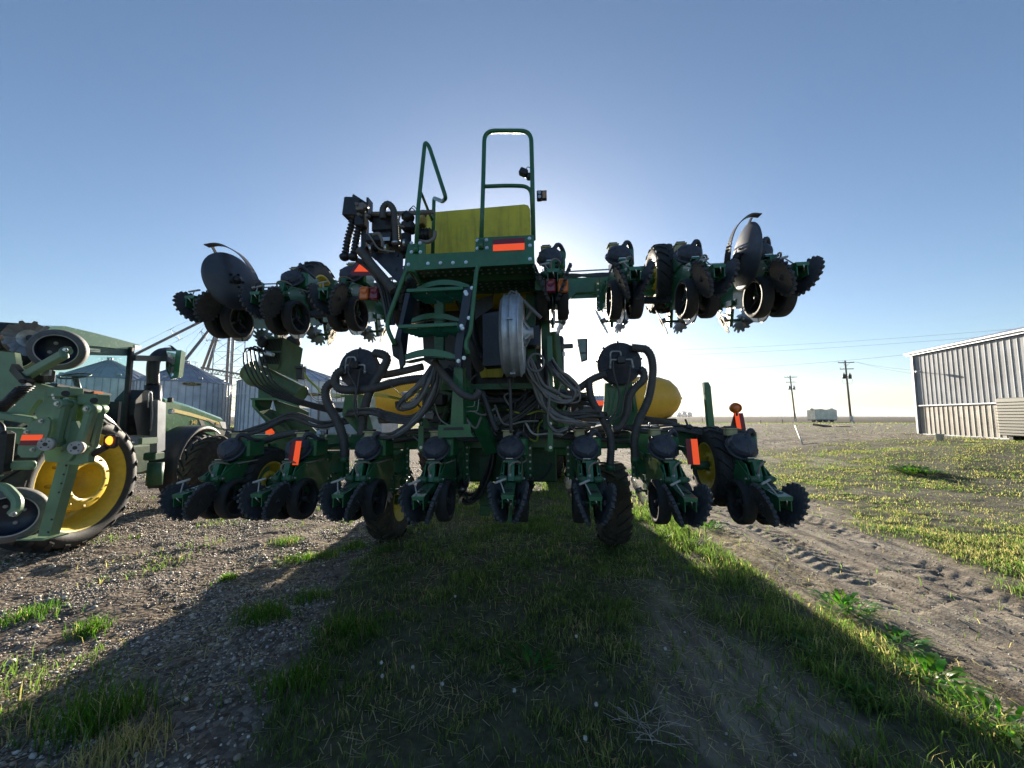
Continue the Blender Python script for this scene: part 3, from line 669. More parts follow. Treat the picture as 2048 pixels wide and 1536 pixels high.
    g = MB(); g.tube(spl([(.03, -.03, 1.57), (.06, -.03, 1.625), (.10, 0, 1.625), (.135, .06, 1.575), (.14, .16, 1.56)], 6), .024, 10, corr=.07, pitch=.018); g.ell((.03, -.04, 1.575), (.03, .03, .035), 10, 6); g.build('vacuum_elbow', BLKD, u)
    g = MB(); g.box((-.06, .10, 1.61), (.10, .10, .07), bev=.01); g.box((-.06, .10, 1.65), (.12, .12, .012)); g.mi = 1; g.box((-.06, .10, 1.665), (.09, .09, .02)); g.build('seed_inlet', [CREAM, BLK], u)
    # T handle and hose loop
    g = MB(); g.cyl((-.03, -.60, 1.12), (-.075, -.53, 1.215), .006, 8); g.tube([(-.125, -.55, 1.20), (-.118, -.55, 1.203), (-.032, -.51, 1.232), (-.025, -.51, 1.234)], lambda t: .0075 if t in (0, 1) else .011, 8); g.build('depth_handle', STEELP, u)
    g = MB(); g.tube(spl([(-.005, -.27, 1.225), (-.012, -.31, 1.30), (.01, -.32, 1.345), (.06, -.27, 1.36), (.085, -.20, 1.34), (.05, -.14, 1.325), (.12, -.02, 1.335), (.13, .2, 1.34)], 7), .0095, 8); g.mi = 1; g.cyl((-.005, -.268, 1.21), (-.007, -.28, 1.25), .013, 8); g.build('air_hose', [BEIGE, STEELP], u)
    return u
STEELP = mat('light_grey_handle', (.42, .40, .38), .45, dust=.3)
unit0 = build_unit()
ROWS_LO = [.762 * i + .018 for i in range(-4, 4)]
ROWS_HI = [.47, 1.22, 1.955, 2.665] + [-1.17 - .762 * i for i in range(4)]
for k, (x, dz, dy) in enumerate([(x, 0, 0) for x in ROWS_LO] + [(x, 2.06 - .02 * abs(x), .16) if x > 0 else (x, 2.10 - .02 * abs(x), .41) for x in ROWS_HI]):
    u = unit0 if k == 0 else copy_tree(unit0, PL)
    u.location = (x, dy, dz); u.rotation_euler = (R(random.uniform(-.7, .7)), R(random.uniform(-.4, .4)), R(random.uniform(-.9, .9)))
def part(name, mats, mb, parent=None): return mb.build(name, mats, parent or PL)
def P_(y, *pp): return [A(px, py, (q[0] if q else y)) for (px, py, *q) in pp]
def hose(pts, y, r, m=None, corr=0, pitch=.022, name='hydraulic_hose', n=8, k=8, parent=None):
    g = MB(); g.tube(spl(P_(y, *pts), k), r, n, corr=corr, pitch=pitch); return part(name, m or HOSE, g, parent)
def facep(y, pts, t, mats, name, bolts=(), parent=None, mi=None, ty=None):
    """flat plate whose outline is given at depth y (points may carry their own depth)"""
    g = MB(); P = P_(y, *pts); g.prism(P, (0, t, 0))
    if bolts:
        g.mi = 1
        for b_ in bolts: g.bolt(A(b_[0], b_[1], y), (0, -1, 0), .011, .012)
    return part(name, mats, g, parent)
# ---- tool bars
g = MB(); g.box((-.36, .82, 1.50), (6.35, .19, .20), bev=.02)
for x in [x + .38 for x in ROWS_LO[:-1]]: g.box((x, .72, 1.50), (.10, .02, .24)); 
g.mi = 1
for x in ROWS_LO:
    for dx in (-.16, .16):
        for z in (1.42, 1.58): g.bolt((x + dx, .715, z), (0, -1, 0), .011, .02)
part('lower_toolbar', [GREEN, ZINC], g)
for (x0, x1) in ((.34, 3.02), (-1.05, -3.75)):
    g = MB(); z = 3.47; yo = 0 if x0 > 0 else .25; g.box(((x0 + x1) / 2, .98 + yo, z), (abs(x1 - x0), .19, .22), bev=.02); g.box(((x0 + x1) / 2, .93 + yo, z - .13), (abs(x1 - x0) * .97, .03, .05))
    s = 1 if x0 > 0 else -1
    g.prism([(x0 + s * .0, .86, z - .1), (x0 + s * .45, .86, z - .1), (x0 + s * .35, .86, z - .19), (x0 + s * .15, .86, z - .21)], (0, .03, 0))
    part('upper_toolbar', GREEN, g)
    for zz, yy in ((3.66, 1.02), (3.74, 1.1)):
        g = MB(); g.cyl((x0, yy, zz), (x1, yy, zz + .02), .011, 8); part('wing_pipe', GALV, g)
    for j in range(3):
        g = MB(); q = .02 * j; g.tube(spl([(x0 - s * .3, .92, 3.62 - q * 2), (x0 + s * .1, .9, 3.60 - q), (x0 + s * .4, .92, 3.63 - q), (x0 + s * .8, .95, 3.60 + q), (x0 + s * 1.6, .95, 3.62 - q), (x1 - s * .1, .96, 3.60)], 6), .020 - .003 * j, 8); part('hydraulic_hose', HOSE, g)
# hinge plates and lift cylinders between bars
# ---- gauge tyres of the wings
for (px, py, dz, loc_y, nm_, rm, s) in ((1320, 559, 0, .86, 'upper wing tyre', RUB, -1), (633, 588, 0, .86, '', RUB, 1), (1430, 931, 0, .42, '', RUB, -1), (528, 965, 0, .42, '', RUB, 1), (424, 934, 0, .95, '', RUBD, 1)):
    c = A(px, py, loc_y); tyre(PL, 'wing_tyre', c, .405, .235, .235 if px != 424 else .11, rimmat=YEL if px != 424 else RUBD, n=19, lw=.036, lh=.026, matr=rm, side=s, rot=(R(7), 0, R(0)), sgn=-1)
    g = MB(); g.beam((c.x + .19 * s, c.y, c.z), (c.x + .19 * s, .85 if loc_y < .5 else 1.0, c.z + .2), .06, .09); g.cyl((c.x, c.y, c.z), (c.x + .22 * s, c.y, c.z), .045, 12); part('wheel_arm', GREEN_D, g)
# ---- transport wheels
for (px, py, s, w_) in ((783, 1010, 1, .36), (1222, 1010, -1, .38)):
    c = A(px, 1000, 1.72); c.z = .575
    tyre(PL, 'transport_tyre', c, .54, w_, .29, n=22, lw=.045, lh=.028, matr=RUBD, side=s, sgn=-1, dish=.02)
    g = MB(); g.beam((c.x + s * .3, c.y, c.z), (c.x + s * .3, 1.0, 1.45), .10, .16, bev=.01); g.cyl((c.x, c.y, c.z), (c.x + s * .35, c.y, c.z), .07, 14); part('wheel_leg', GREEN_D, g)
g = MB(); g.box((-.25, 1.5, 1.35), (2.2, .22, .22), bev=.02); g.box((-.2, 1.12, 1.2), (1.4, .14, .5), bev=.02); part('axle_frame', GREEN_D, g)
g = MB(); g.beam((-.15, 1.6, 1.25), (.05, 6.3, .85), .22, .26, bev=.02); part('drawbar', GREEN, g)
for x in (-.55, .35):
    g = MB(); g.beam((x, 1.2, 1.3), (-.1 + x * .2, 4.6, .95), .10, .14, bev=.01); part('drawbar_brace', GREEN_D, g)
g = MB(); g.box((-.42, .95, .93), (.13, .10, .75), bev=.01); g.box((-.30, .9, .66), (.34, .10, .06)); g.box((-.12, .9, .60), (.1, .16, .20)); part('parking_stand', GREEN_D, g)
# ---- saddle tanks with end domes
for (x0, x1) in ((1.5, 2.63), (-1.55, -2.78)):
    s = 1 if x1 > x0 else -1; c = A(1290 if s > 0 else 800, 798, 2.75); L_ = abs(x1 - x0); r_ = .385; g = MB()
    prof = [(0, -.02), (.10, -.005), (r_ * .55, .06), (r_ * .82, .17), (r_ * .96, .33), (r_, .55), (r_, L_ - .42), (r_ * .93, L_ - .25), (r_ * .72, L_ - .09), (r_ * .4, L_ - .01), (0, L_ + .01)]
    g.lathe(prof, (x1, 2.75, c.z), (-s, 0, 0), 40); g.lathe([(r_ + .006, .8), (r_ + .006, .84)], (x1, 2.75, c.z), (-s, 0, 0), 40); g.lathe([(r_ + .006, .6), (r_ + .006, .62)], (x1, 2.75, c.z), (-s, 0, 0), 40)
    g.cyl((x1, 2.75, c.z), (x1 + s * .05, 2.75, c.z + .005), .02, 8)
    tk = part('liquid_tank', TANK, g)
    g = MB(); g.box(((x0 + x1) / 2, 2.75, c.z - r_ - .0), (L_ * .8, .45, .10), bev=.02); g.beam((x0 + s * .3, 2.75, c.z - r_), (x0 - s * .9, 1.3, 1.5), .10, .12); g.build('tank_cradle', BLK, PL)
# ---- hopper and platform
g = MB(); yb = .02
a0 = A(833, 416, yb); a1 = A(1060, 408, yb); b0 = A(846, 515, yb); b1 = A(1064, 512, yb); HB = 3.12
ring = lambda y, k: [V((b0.x + k, y, HB)), V((b1.x - k, y, HB)), V((a1.x, y, a1.z - .06)), V((a1.x - .02, y, a1.z - .015)), V((a1.x - .06, y, a1.z)), V((a0.x + .06, y, a1.z - .03)), V((a0.x + .02, y, a1.z - .045)), V((a0.x, y, a1.z - .09))]
P = ring(yb, 0) + ring(yb + .35, -.01) + ring(1.1, .0); nn = 8
g.add(P, [tuple(range(8))[::-1], tuple(range(16, 24))] + [(l * 8 + i, l * 8 + (i + 1) % 8, l * 8 + 8 + (i + 1) % 8, l * 8 + 8 + i) for l in (0, 1) for i in range(8)])
g.prism([V((-.70, .75, 2.9)), V((.15, .75, 2.9)), V((-.15, .75, 2.3)), V((-.5, .75, 2.3))], (0, .5, 0))
hop = part('seed_hopper', YELP, g)
g = MB(); x0 = a0.x + .12; x1 = a1.x - .12; g.box(((x0 + x1) / 2, .55, a1.z + .02), (x1 - x0, .7, .05), bev=.02); g.build('hopper_lid', YELP, hop)
yf = -.72
f = [(809, 533), (811, 512), (816, 488), (850, 486), (850, 508), (950, 503), (952, 476), (980, 474), (1068, 470), (1069, 527), (812, 541)]
bo = [(817, 529), (856, 527), (881, 526), (906, 525.5), (932, 524.5), (1060, 518), (1060, 491), (1059, 477), (823, 486), (840, 486), (823, 504), (841, 504), (955, 481), (973, 480), (955, 497), (974, 496)]
facep(yf, f, .02, [GREEN, ZINC], 'platform_fascia', bo)
c0 = A(812, 541, yf); c1 = A(1069, 527, yf); g = MB()
g.box(((c0.x + c1.x) / 2, yf + .42, c0.z + .05), (c1.x - c0.x, .80, .012)); g.box((c0.x + .01, yf + .42, c0.z + .06), (.014, .8, .12)); g.box((c1.x - .01, yf + .42, c0.z + .06), (.014, .8, .16))
for yy in (.35, .75): g.box(((c0.x + c1.x) / 2, yf + yy, c0.z + .02), (c1.x - c0.x - .02, .04, .05))
g.mi = 1
for i in range(15):
    for j in range(8):
        xx = c0.x + .08 + i * .072; yy = yf + .08 + j * .092 
        if xx < c1.x - .04: g.cyl((xx, yy, c0.z + .036), (xx, yy, c0.z + .0425), .013, 8)
part('platform_deck', [GREEN_D, GALV], g)
# reflector on the fascia
def refl(y, pts, name='reflector', parent=None, split='h', frac=.45):
    P = P_(y, *pts); g = MB(); a, b, c, d = P      # tl tr br bl
    if split == 'h': m1 = a.lerp(d, frac); m2 = b.lerp(c, frac); q1 = [a, b, m2, m1]; q2 = [m1, m2, c, d]
    else: m1 = a.lerp(b, frac); m2 = d.lerp(c, frac); q1 = [a, m1, m2, d]; q2 = [m1, b, c, m2]
    g.prism([p for p in q1], (0, .004, 0)); g.mi = 1; g.prism([p for p in q2], (0, .004, 0)); return part(name, [REDT, ORANGE], g, parent)
refl(yf - .008, [(986, 479), (1049, 475), (1049, 499), (986, 502)])
refl(-.22, [(583, 882), (603, 882), (596, 930), (575, 930)], split='v')
refl(-.22, [(1371, 878), (1394.5, 878), (1400, 929), (1376, 929)], split='v')
g = MB(); g.prism(P_(-.214, (583, 882), (603, 882), (596, 930), (575, 930)), (0, .01, 0)); p_ = A(590, 900, -.2); g.beam(p_, p_ + V((0.05, .9, .0)), .03, .04); part('reflector_bracket', GREEN_D, g)
g = MB(); g.prism(P_(-.214, (1371, 878), (1394.5, 878), (1400, 929), (1376, 929)), (0, .01, 0)); p_ = A(1380, 900, -.2); g.beam(p_, p_ + V((-.05, .9, .0)), .03, .04); part('reflector_bracket', GREEN_D, g)
# ---- hand rails
def rail(pts, y, r=.017, rr=.07, name='hand_rail', m=None):
    g = MB(); g.tube(rnd(P_(y, *pts), rr, 6), r, 12); return part(name, m or GREEN, g)
rail([(832, 502), (836, 420), (850, 284), (858, 292), (892, 396), (885, 403, yf + .15), (868, 396, yf + .5), (865, 520, yf + .5)], yf, .019, .05)
rail([(838, 385), (842, 385), (864, 440, yf + .5)], yf, .014, .02)
rail([(962, 498), (966, 380), (969, 262), (1062, 262), (1064, 330), (1067, 480)], yf + .02, .020, .10)
rail([(966, 373), (1020, 371), (1062, 373), (1065, 430)], yf + .02, .017, .09)
for (px, py, n_) in ((832, 500, 'a'), (962, 492, 'b')):
    g = MB(); p = A(px, py, yf + .0); g.cyl(p + V((0, 0, -.03)), p + V((0, 0, .05)), .026, 12); part('rail_socket', GREEN, g)
# work lamp and camera on the right rail
g = MB(); p = A(1047, 345, yf + .05); g.box(p, (.075, .06, .06), rot=(0, R(28), 0), bev=.008); g.box(p + V((.06, .02, -.03)), (.07, .05, .06), bev=.01); g.tube(spl([p + V((.02, 0, .02)), p + V((.04, 0, .05)), p + V((.07, 0, .03))], 5), .004, 6); part('camera', BLK, g)
g = MB(); p = A(1079, 392, yf + .05); g.box(p, (.05, .05, .085), bev=.006)
for k in range(7): g.box(p + V((.045, 0, -.036 + k * .012)), (.04, .045, .003))
g.mi = 1
for k in (-1, 1): g.cyl(p + V((-.0, -.027, .02 * k)), p + V((0, -.024, .02 * k)), .016, 8)
part('work_lamp', [BLK, GALV], g)
# ---- ladder
GREENT = mat('blue_green_tread', (.02, .20, .15), .4, dust=.15)  # slat colour lightened to make up for weak bounce light underneath
yT1, yT2, yC1, yC2, yC3 = -1.0, -1.14, -.80, -.66, -.98
rail([(840, 568, yC1), (826, 541), (812, 541), (775, 642), (775, 658), (790, 690)], -1.02, .018, .05, 'ladder_rail')
rail([(957, 532), (953, 540), (941, 662), (930, 688), (937, 709)], -1.02, .018, .05, 'ladder_rail')
facep(-1.0, [(811, 586), (820, 586), (804, 655), (797, 720), (786, 712), (786, 690), (797, 650)], .16, NAVY, 'ladder_side')
facep(-1.0, [(783, 690), (800, 672), (806, 700), (809, 728), (800, 738), (797, 720), (786, 712)], .03, BLK, 'ladder_bracket')
facep(-1.02, [(928, 577), (945, 574), (938, 620), (930, 655), (924, 700), (921, 735), (911, 725), (909, 700), (916, 650)], .10, [NAVY, ZINC], 'ladder_side', [(931, 584), (933, 588), (923, 652), (925, 657), (917, 722), (928, 716), (938, 636), (944, 576)])
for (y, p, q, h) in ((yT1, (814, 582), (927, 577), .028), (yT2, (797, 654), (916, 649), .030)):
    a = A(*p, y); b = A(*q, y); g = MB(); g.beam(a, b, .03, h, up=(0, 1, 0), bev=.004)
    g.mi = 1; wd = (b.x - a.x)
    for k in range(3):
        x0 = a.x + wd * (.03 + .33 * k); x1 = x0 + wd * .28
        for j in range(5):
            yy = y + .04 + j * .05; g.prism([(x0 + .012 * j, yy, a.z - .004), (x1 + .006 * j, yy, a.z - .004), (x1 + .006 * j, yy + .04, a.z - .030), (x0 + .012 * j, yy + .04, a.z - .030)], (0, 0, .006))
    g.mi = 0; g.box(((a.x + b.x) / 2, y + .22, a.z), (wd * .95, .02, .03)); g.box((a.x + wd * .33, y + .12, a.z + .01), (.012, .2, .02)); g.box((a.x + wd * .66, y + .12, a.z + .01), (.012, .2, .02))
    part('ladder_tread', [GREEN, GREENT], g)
def curved(y, p, q, top, th, dpt=.09):
    a = A(*p, y); b = A(*q, y); t = A(*top, y); hh = t.z - max(a.z, b.z); k = 10; up_ = []; lo = []
    for i in range(k + 1):
        s_ = i / k; c = a.lerp(b, s_); e = 1 - (2 * s_ - 1) ** 2; up_.append(c + V((0, 0, hh * e))); lo.append(c + V((0, 0, hh * e * .82 - th * min(1, .6 + 3 * min(s_, 1 - s_)))))
    g = MB(); g.prism(up_ + lo[::-1], (0, .012, 0))
    F = [x + V((0, .0, -.01)) for x in lo]; n_ = len(F)
    g.add([p_ for p_ in F] + [p_ + V((0, dpt, .012)) for p_ in F], [(i, i + 1, n_ + i + 1, n_ + i) for i in range(n_ - 1)]); part('ladder_step', GREEN, g)
curved(yC1, (834, 574), (939, 570), (886, 559), .036); curved(yC2, (818, 640), (918, 637), (876, 625), .040); curved(yC3, (800, 714), (911, 710), (861, 697), .048, .2)
# dark tower behind the ladder
g = MB(); 
for (px, py0, py1, y) in ((880, 560, 720, -.2), (1060, 540, 760, .1), (1090, 600, 860, .25)):
    a = A(px, py0, y); b = A(px, py1, y); g.beam(a, V((a.x, a.y, b.z)), .07, .10, bev=.006)
g.box((-.2, .3, 2.12), (1.1, .5, .06))
part('hopper_frame', GREEN_D, g)
g = MB(); g.prism(P_(.62, (838, 548), (1082, 548), (1082, 730), (1005, 735), (985, 738), (930, 760), (880, 742), (848, 722)), (0, .05, 0)); g.box((-.24, .50, 2.55), (.98, .06, .95)); g.box((-.55, .42, 2.4), (.20, .2, .5), bev=.02); g.box((.1, .42, 2.75), (.24, .2, .25), bev=.02); part('rear_panel', BLK, g)
g = MB(); g.prism([V((-.42, .36, 2.42)), V((-.05, .36, 2.42)), V((-.12, .36, 2.25)), V((-.36, .36, 2.25))], (0, .03, 0)); part('hopper_chute', YELP, g)
facep(-.35, [(965, 628), (1000, 622), (1003, 730), (966, 732)], .25, NAVY, 'battery_box')
facep(-.15, [(1052, 655), (1078, 650), (1082, 690), (1054, 690)], .2, NAVY, 'valve_box')
hose([(905, 640, 0), (925, 665), (945, 700), (960, 740, .1)], -.05, .05, HOSE, .08, .03, 'air_duct', 12)
hose([(920, 600, .1), (940, 640), (950, 690), (965, 720)], .05, .06, BLK, .08, .035, 'air_duct', 12)
facep(.0, [(950, 600), (985, 590), (990, 560), (985, 615), (960, 632), (950, 640)], .02, BLK, 'rubber_flap')
# fan housing
c = A(1027, 672, -.38); r_ = .385; g = MB()
g.lathe([(.10, -.10), (.30, -.105), (r_ - .03, -.10), (r_ - .005, -.075), (r_ + .010, -.072), (r_ + .010, -.064), (r_ - .0, -.060), (r_ + .004, -.01), (r_ + .014, -.008), (r_ + .014, .008), (r_ + .004, .01), (r_, .060), (r_ + .010, .064), (r_ + .010, .072), (r_ - .005, .075), (r_ - .03, .10), (.30, .105), (.10, .10)], c, (1, 0, 0), 48)
g.mi = 1
for a in (15, 95, 170, 250, 330): g.box(c + V((0, cos(R(a)) * (r_ + .016), sin(R(a)) * (r_ + .016))), (.05, .022, .02), rot=(R(a), 0, 0))
fan = part('fan_housing', [ALU, GALV], g)
g = MB(); c2 = c + V((.13, -.02, .02)); g.lathe([(.02, .06), (.05, .06), (.055, .0), (.11, -.02), (.115, -.05)], c2, (1, 0, 0), 20)
for k in range(5): a = 2 * pi * k / 5; g.beam(c2 + V((.03, .04 * cos(a), .04 * sin(a))), c2 + V((-.02, .13 * cos(a), .13 * sin(a))), .012, .02)
g.build('fan_motor', ALU, fan)
hose([(1052, 640), (1060, 615), (1028, 585), (1018, 588), (1000, 615)], -.45, .012, HOSEL); hose([(1030, 583), (1045, 600), (1082, 636)], -.50, .017, HOSEL)
g = MB(); cc_ = A(1072, 725, -.35); g.tube([cc_ + V((.075 * cos(t), 0, .085 * sin(t))) for t in [2 * pi * k / 28 for k in range(28)]], .011, 8, closed=True); part('hose_coil', HOSEL, g)
# lamps
for (px, nm_, mt, y) in ((728, 'indicator_lamp', AMBER, -.25), (748, 'tail_lamp', REDL, -.25), (1101, 'tail_lamp', REDL, -.45), (1126, 'indicator_lamp', AMBER, -.45)):
    p = A(px, 571 if px > 900 else 586, y); g = MB(); g.box(p, (.098, .03, .135), bev=.012); g.lathe([(.0, .0), (.03, .002), (.035, .006)], p + V((0, -.017, .02)), (0, -1, 0), 12)
    o_ = part(nm_, mt, g); g = MB(); g.box(p + V((0, .03, 0)), (.105, .03, .14), bev=.01); g.beam(p + V((0, .04, .0)), p + V((0, .3, .0)), .03, .03); g.build('lamp_base', BLK, o_)
g = MB(); p = A(1085, 571, -.42); g.box(p, (.14, .02, .09)); g.box(A(738, 590, -.2), (.22, .02, .05)); part('lamp_bracket', GREEN_D, g)
# slow moving vehicle triangle by the pumps
g = MB(); P = P_(-.1, (700, 545), (716, 522), (722, 522), (765, 545), (760, 551), (704, 551)); g.prism(P, (0, .004, 0)); g.mi = 1; P = P_(-.106, (708, 543), (719, 528), (738, 543)); g.prism(P, (0, .004, 0)); part('slow_vehicle_triangle', [REDT, ORANGE], g)
# ---- pump cluster, left of the platform
yp = -.55
g = MB(); g.box(A(707, 418, yp), (.16, .12, .19), rot=(0, R(6), 0), bev=.01); g.box(A(739, 420, yp), (.02, .10, .20)); g.box(A(722, 402, yp), (.18, .05, .025), rot=(0, R(35), 0)); g.box(A(723, 440, yp), (.10, .10, .16), bev=.01); g.box(A(730, 470, yp + .05), (.05, .06, .30)); part('valve_bracket', BLK, g)
g = MB(); g.box(A(722, 415, yp - .07), (.08, .06, .07), bev=.006)
for (px, py) in ((716, 428), (730, 412), (733, 430), (712, 407)): g.cyl(A(px, py, yp - .13), A(px + 6, py + 3, yp - .05), .014, 8)
part('valve_block', HOSEL, g)
for (x0, x1) in ((705, 690), (720, 707)):
    g = MB(); pts = spl(P_(yp, (x0, 440), (x0 - 3, 455), (x1 + 5, 480), (x1, 512)), 6); g.tube(pts, .024, 8); L_ = resample([V(p) for p in pts], 90)
    g.tube([p + V((cos(i * .75) * .028, sin(i * .75) * .028, 0)) for i, p in enumerate(L_)], .010, 5); g.ell(A(x1 - 1, 514, yp), (.05, .05, .04), 10, 6); part('wrapped_hose', BLK, g)
g = MB(); g.box(A(774, 455, yp + .15), (.22, .25, .20), bev=.02); g.box(A(770, 487, yp + .1), (.28, .3, .10), bev=.02); g.cyl(A(748, 470, yp), A(748, 502, yp), .035, 12); g.cyl(A(812, 470, yp), A(812, 505, yp), .05, 14); g.box(A(818, 455, yp + .05), (.12, .14, .10), bev=.02); g.cyl(A(810, 430, yp), A(822, 440, yp), .05, 12); part('pump_engine', BLK, g)
g = MB(); g.cyl(A(835, 470, yp + .1), A(862, 470, yp + .1), .060, 16)
for k in range(5): p = A(838 + 5.4 * k, 470, yp + .1); g.cyl(p, p + V((.006, 0, 0)), .068, 16)
part('electric_motor', BLK, g)
g = MB(); g.box(A(842, 442, yp + .05), (.085, .10, .10), bev=.008); g.cyl(A(843, 440, yp - .02), A(843, 440, yp - .05), .022, 12); part('filter_head', mat('brass', (.40, .30, .10), .4, metal=.4, dust=.4), g)
g = MB(); g.box(A(847, 427, yp + .05), (.05, .06, .05), bev=.006); part('blue_solenoid', mat('blue_plastic', (.05, .12, .30), .4, dust=.3), g)
g = MB(); g.box(A(772, 478, yp - .06), (.075, .004, .035)); part('data_plate', GALV, g)
g = MB(); g.tube(P_(yp, (744, 428), (800, 427), (868, 424)), .022, 10); part('cross_pipe', HOSEL, g)
hose([(766, 438), (766, 418), (776, 408), (787, 420), (790, 450), (792, 492)], yp - .05, .030, HOSE, .07, .018, 'suction_hose', 12)
g = MB(); p = A(791, 486, yp - .05); g.cyl(p + V((0, 0, -.012)), p + V((0, 0, .012)), .036, 14); p = A(718, 499, yp); 
for (px, py) in ((743, 498), (773, 497), (810, 487)): q = A(px, py, yp - .03); g.cyl(q + V((-.012, 0, 0)), q + V((.012, 0, 0)), .042, 14)
part('hose_clamp', ZINC, g)
hose([(718, 500), (730, 512), (748, 535), (770, 560), (788, 582)], yp - .05, .042, HOSE, .07, .02, 'suction_hose', 12)
hose([(745, 470), (758, 468), (765, 482), (766, 495)], yp - .05, .018, HOSEL); hose([(735, 465), (745, 480), (757, 497), (775, 502), (790, 503)], yp - .1, .008, HOSEL)
hose([(800, 430), (797, 448), (808, 454)], yp - .08, .010, HOSEL); hose([(838, 482), (856, 484), (868, 476), (870, 462)], yp - .1, .018, HOSEL)
hose([(818, 424), (826, 412), (833, 418)], yp, .004, BLK); hose([(816, 426), (822, 416), (834, 424)], yp, .004, BLK)
for k in range(4): hose([(700 + 3 * k, 515), (722 + 4 * k, 527), (745 + 5 * k, 548), (760 + 5 * k, 575), (768 + 5 * k, 610), (776 + 4 * k, 650)], yp + .1 + .02 * k, .014, BLK if k % 2 else HOSE)
facep(yp + .06, [(737, 505), (806, 505), (804, 567), (796, 566)], .012, NAVY, 'pump_shelf'); g = MB(); g.box(A(772, 506, yp + .2), (.36, .30, .012)); part('shelf_top', NAVY, g)
for (px, py) in ((795, 510), (792, 538)): g = MB(); g.box(A(px, py, yp + .054), (.014, .006, .026)); part('slot', BLK, g)
# ---- support post and its foot
g = MB(); P = P_(-.62, (908, 735), (925, 733), (927, 850), (901, 850)); g.prism(P, (0, .14, 0)); part('support_post', GREEN, g)
g = MB(); P = P_(-.68, (877, 850), (940, 848), (942, 866), (875, 870)); g.prism(P, (0, .014, 0)); P = P_(-.69, (875, 870), (942, 866), (947, 874), (877, 875)); g.prism(P, (0, .09, 0)); g.mi = 1; P = P_(-.684, (888, 855), (926, 854), (928, 860), (886, 861)); g.prism(P, (0, .005, 0)); part('post_foot', [GREEN, BLK], g)
hose([(868, 722), (880, 740), (897, 762), (925, 788), (948, 795), (960, 780)], -.80, .032, HOSE, .07, .02, 'suction_hose', 12)
g = MB(); g.beam(A(920, 765, -.2), A(985, 900, .4), .13, .15, up=(1, 0, 0), bev=.01); part('lift_arm', GREEN, g)
hose([(963, 783), (975, 815), (985, 845), (993, 862)], -.45, .030, BLK, .04, .02)
for (o1, o2) in ((0, 0), (9, 7)): g = MB(); g.tube(rnd(P_(-.5, (928, 814.6 + o1), (948 + o2, 813 + o1), (951 + o2, 796)), .02, 5), .004, 6); part('steel_line', STEELP, g)
hose([(1019, 757), (1021, 800), (1022, 866)], -.25, .016, HOSE)
# ---- short hanging lock bars
for (px, y0, y1) in ((842, 852, 903), (1101, 853, 903)):
    g = MB(); P = P_(-.05, (px - 5, y0), (px + 5, y0), (px + 5, y1 - 3), (px + 3, y1), (px - 4, y1), (px - 6, y1 - 3)); g.prism(P, (0, .012, 0)); g.box(A(px, 845, 0), (.03, .03, .09)); g.mi = 1; g.bolt(A(px, y1 - 8, -.05), (0, -1, 0), .011, .014); g.bolt(A(px, y0 - 6, -.03), (0, -1, 0), .011, .014); part('lock_bar', [GREEN, ZINC], g)
for px in (1081 + 20,): g = MB(); g.box(A(px, 760, .12), (.055, .06, .95)); part('mast_post', GREEN, g)
g = MB(); g.prism(P_(.95, (846, 775), (905, 770), (960, 790), (1000, 775), (1060, 790), (1110, 782), (1118, 872), (846, 872)), (0, .05, 0)); g.prism(P_(.8, (905, 735), (975, 755), (968, 872), (900, 872)), (0, .05, 0)); part('frame_web', GREEN_D, g)
g = MB(); g.box(A(1010, 790, .7), (.45, .2, .10), bev=.02); g.box(A(870, 800, .7), (.28, .2, .16), bev=.02); g.box(A(1060, 830, .65), (.3, .2, .14), bev=.02); g.box(A(930, 840, .6), (.22, .15, .2), bev=.02); part('valve_bank', BLK, g)
# ---- vacuum fans on their pedestals
def vacfan(cx, cy, y, r_, s):
    g = MB(); c = A(cx, cy, y); k = 28; outer = []
    for i in range(k):
        a = 2 * pi * i / k; outer.append(c + V((r_ * cos(a), 0, r_ * sin(a) * 1.0)))
    g.lathe([(0, -.09), (r_ * .30, -.09), (r_ * .32, -.075), (r_ * .93, -.07), (r_ * 1.0, -.05), (r_ * 1.03, -.01), (r_ * 1.03, .01), (r_, .05), (r_ * .9, .09), (0, .10)], c, (0, 1, 0), 32)
    for i in range(9): a = 2 * pi * (i + .3) / 9; g.box(c + V((r_ * 1.04 * cos(a), 0, r_ * 1.04 * sin(a))), (.03, .03, .02), rot=(0, -a, 0))
    for a in (20, 90, 150, 200, 340): g.beam(c + V((cos(R(a)) * r_ * .2, -.075, sin(R(a)) * r_ * .2)), c + V((cos(R(a)) * r_ * .92, -.07, sin(R(a)) * r_ * .92)), .012, .012)
    f_ = part('vacuum_fan', BLKD, g); g = MB(); g.box(c + V((.0, -.12, .03)), (.09, .06, .08), bev=.008); g.build('hydraulic_motor', BLK, f_)
    g = MB()
    for s_ in (-1, 1): g.tube(rnd([c + V((s_ * .04, -.13, .03)), c + V((s_ * .115, -.13, .03)), c + V((s_ * .12, -.13, -.07))], .02, 4), .011, 8); g.cyl(c + V((s_ * .12, -.13, -.03)), c + V((s_ * .12, -.13, -.07)), .015, 6)
    g.tube(rnd([c + V((0.0, -.12, .06)), c + V((0, -.12, .125)), c + V((-.11, -.12, .125)), c + V((-.115, -.13, .03))], .03, 4), .010, 8)
    g.build('motor_fitting', GALV, f_); return c
c = vacfan(1238, 728, .35, .235, 1); c = vacfan(721, 738, .35, .235, -1)
yq = .25
hose([(1262, 695), (1280, 697), (1293, 700), (1303, 717), (1305, 750), (1296, 800), (1277, 842), (1269, 880), (1270, 916)], yq, .043, HOSE, .09, .026, 'vacuum_hose', 14)
hose([(1280, 738), (1287, 744), (1286, 760), (1270, 776), (1258, 795), (1253, 827), (1240, 853), (1225, 858)], yq + .02, .040, HOSE, .09, .026, 'vacuum_hose', 14)
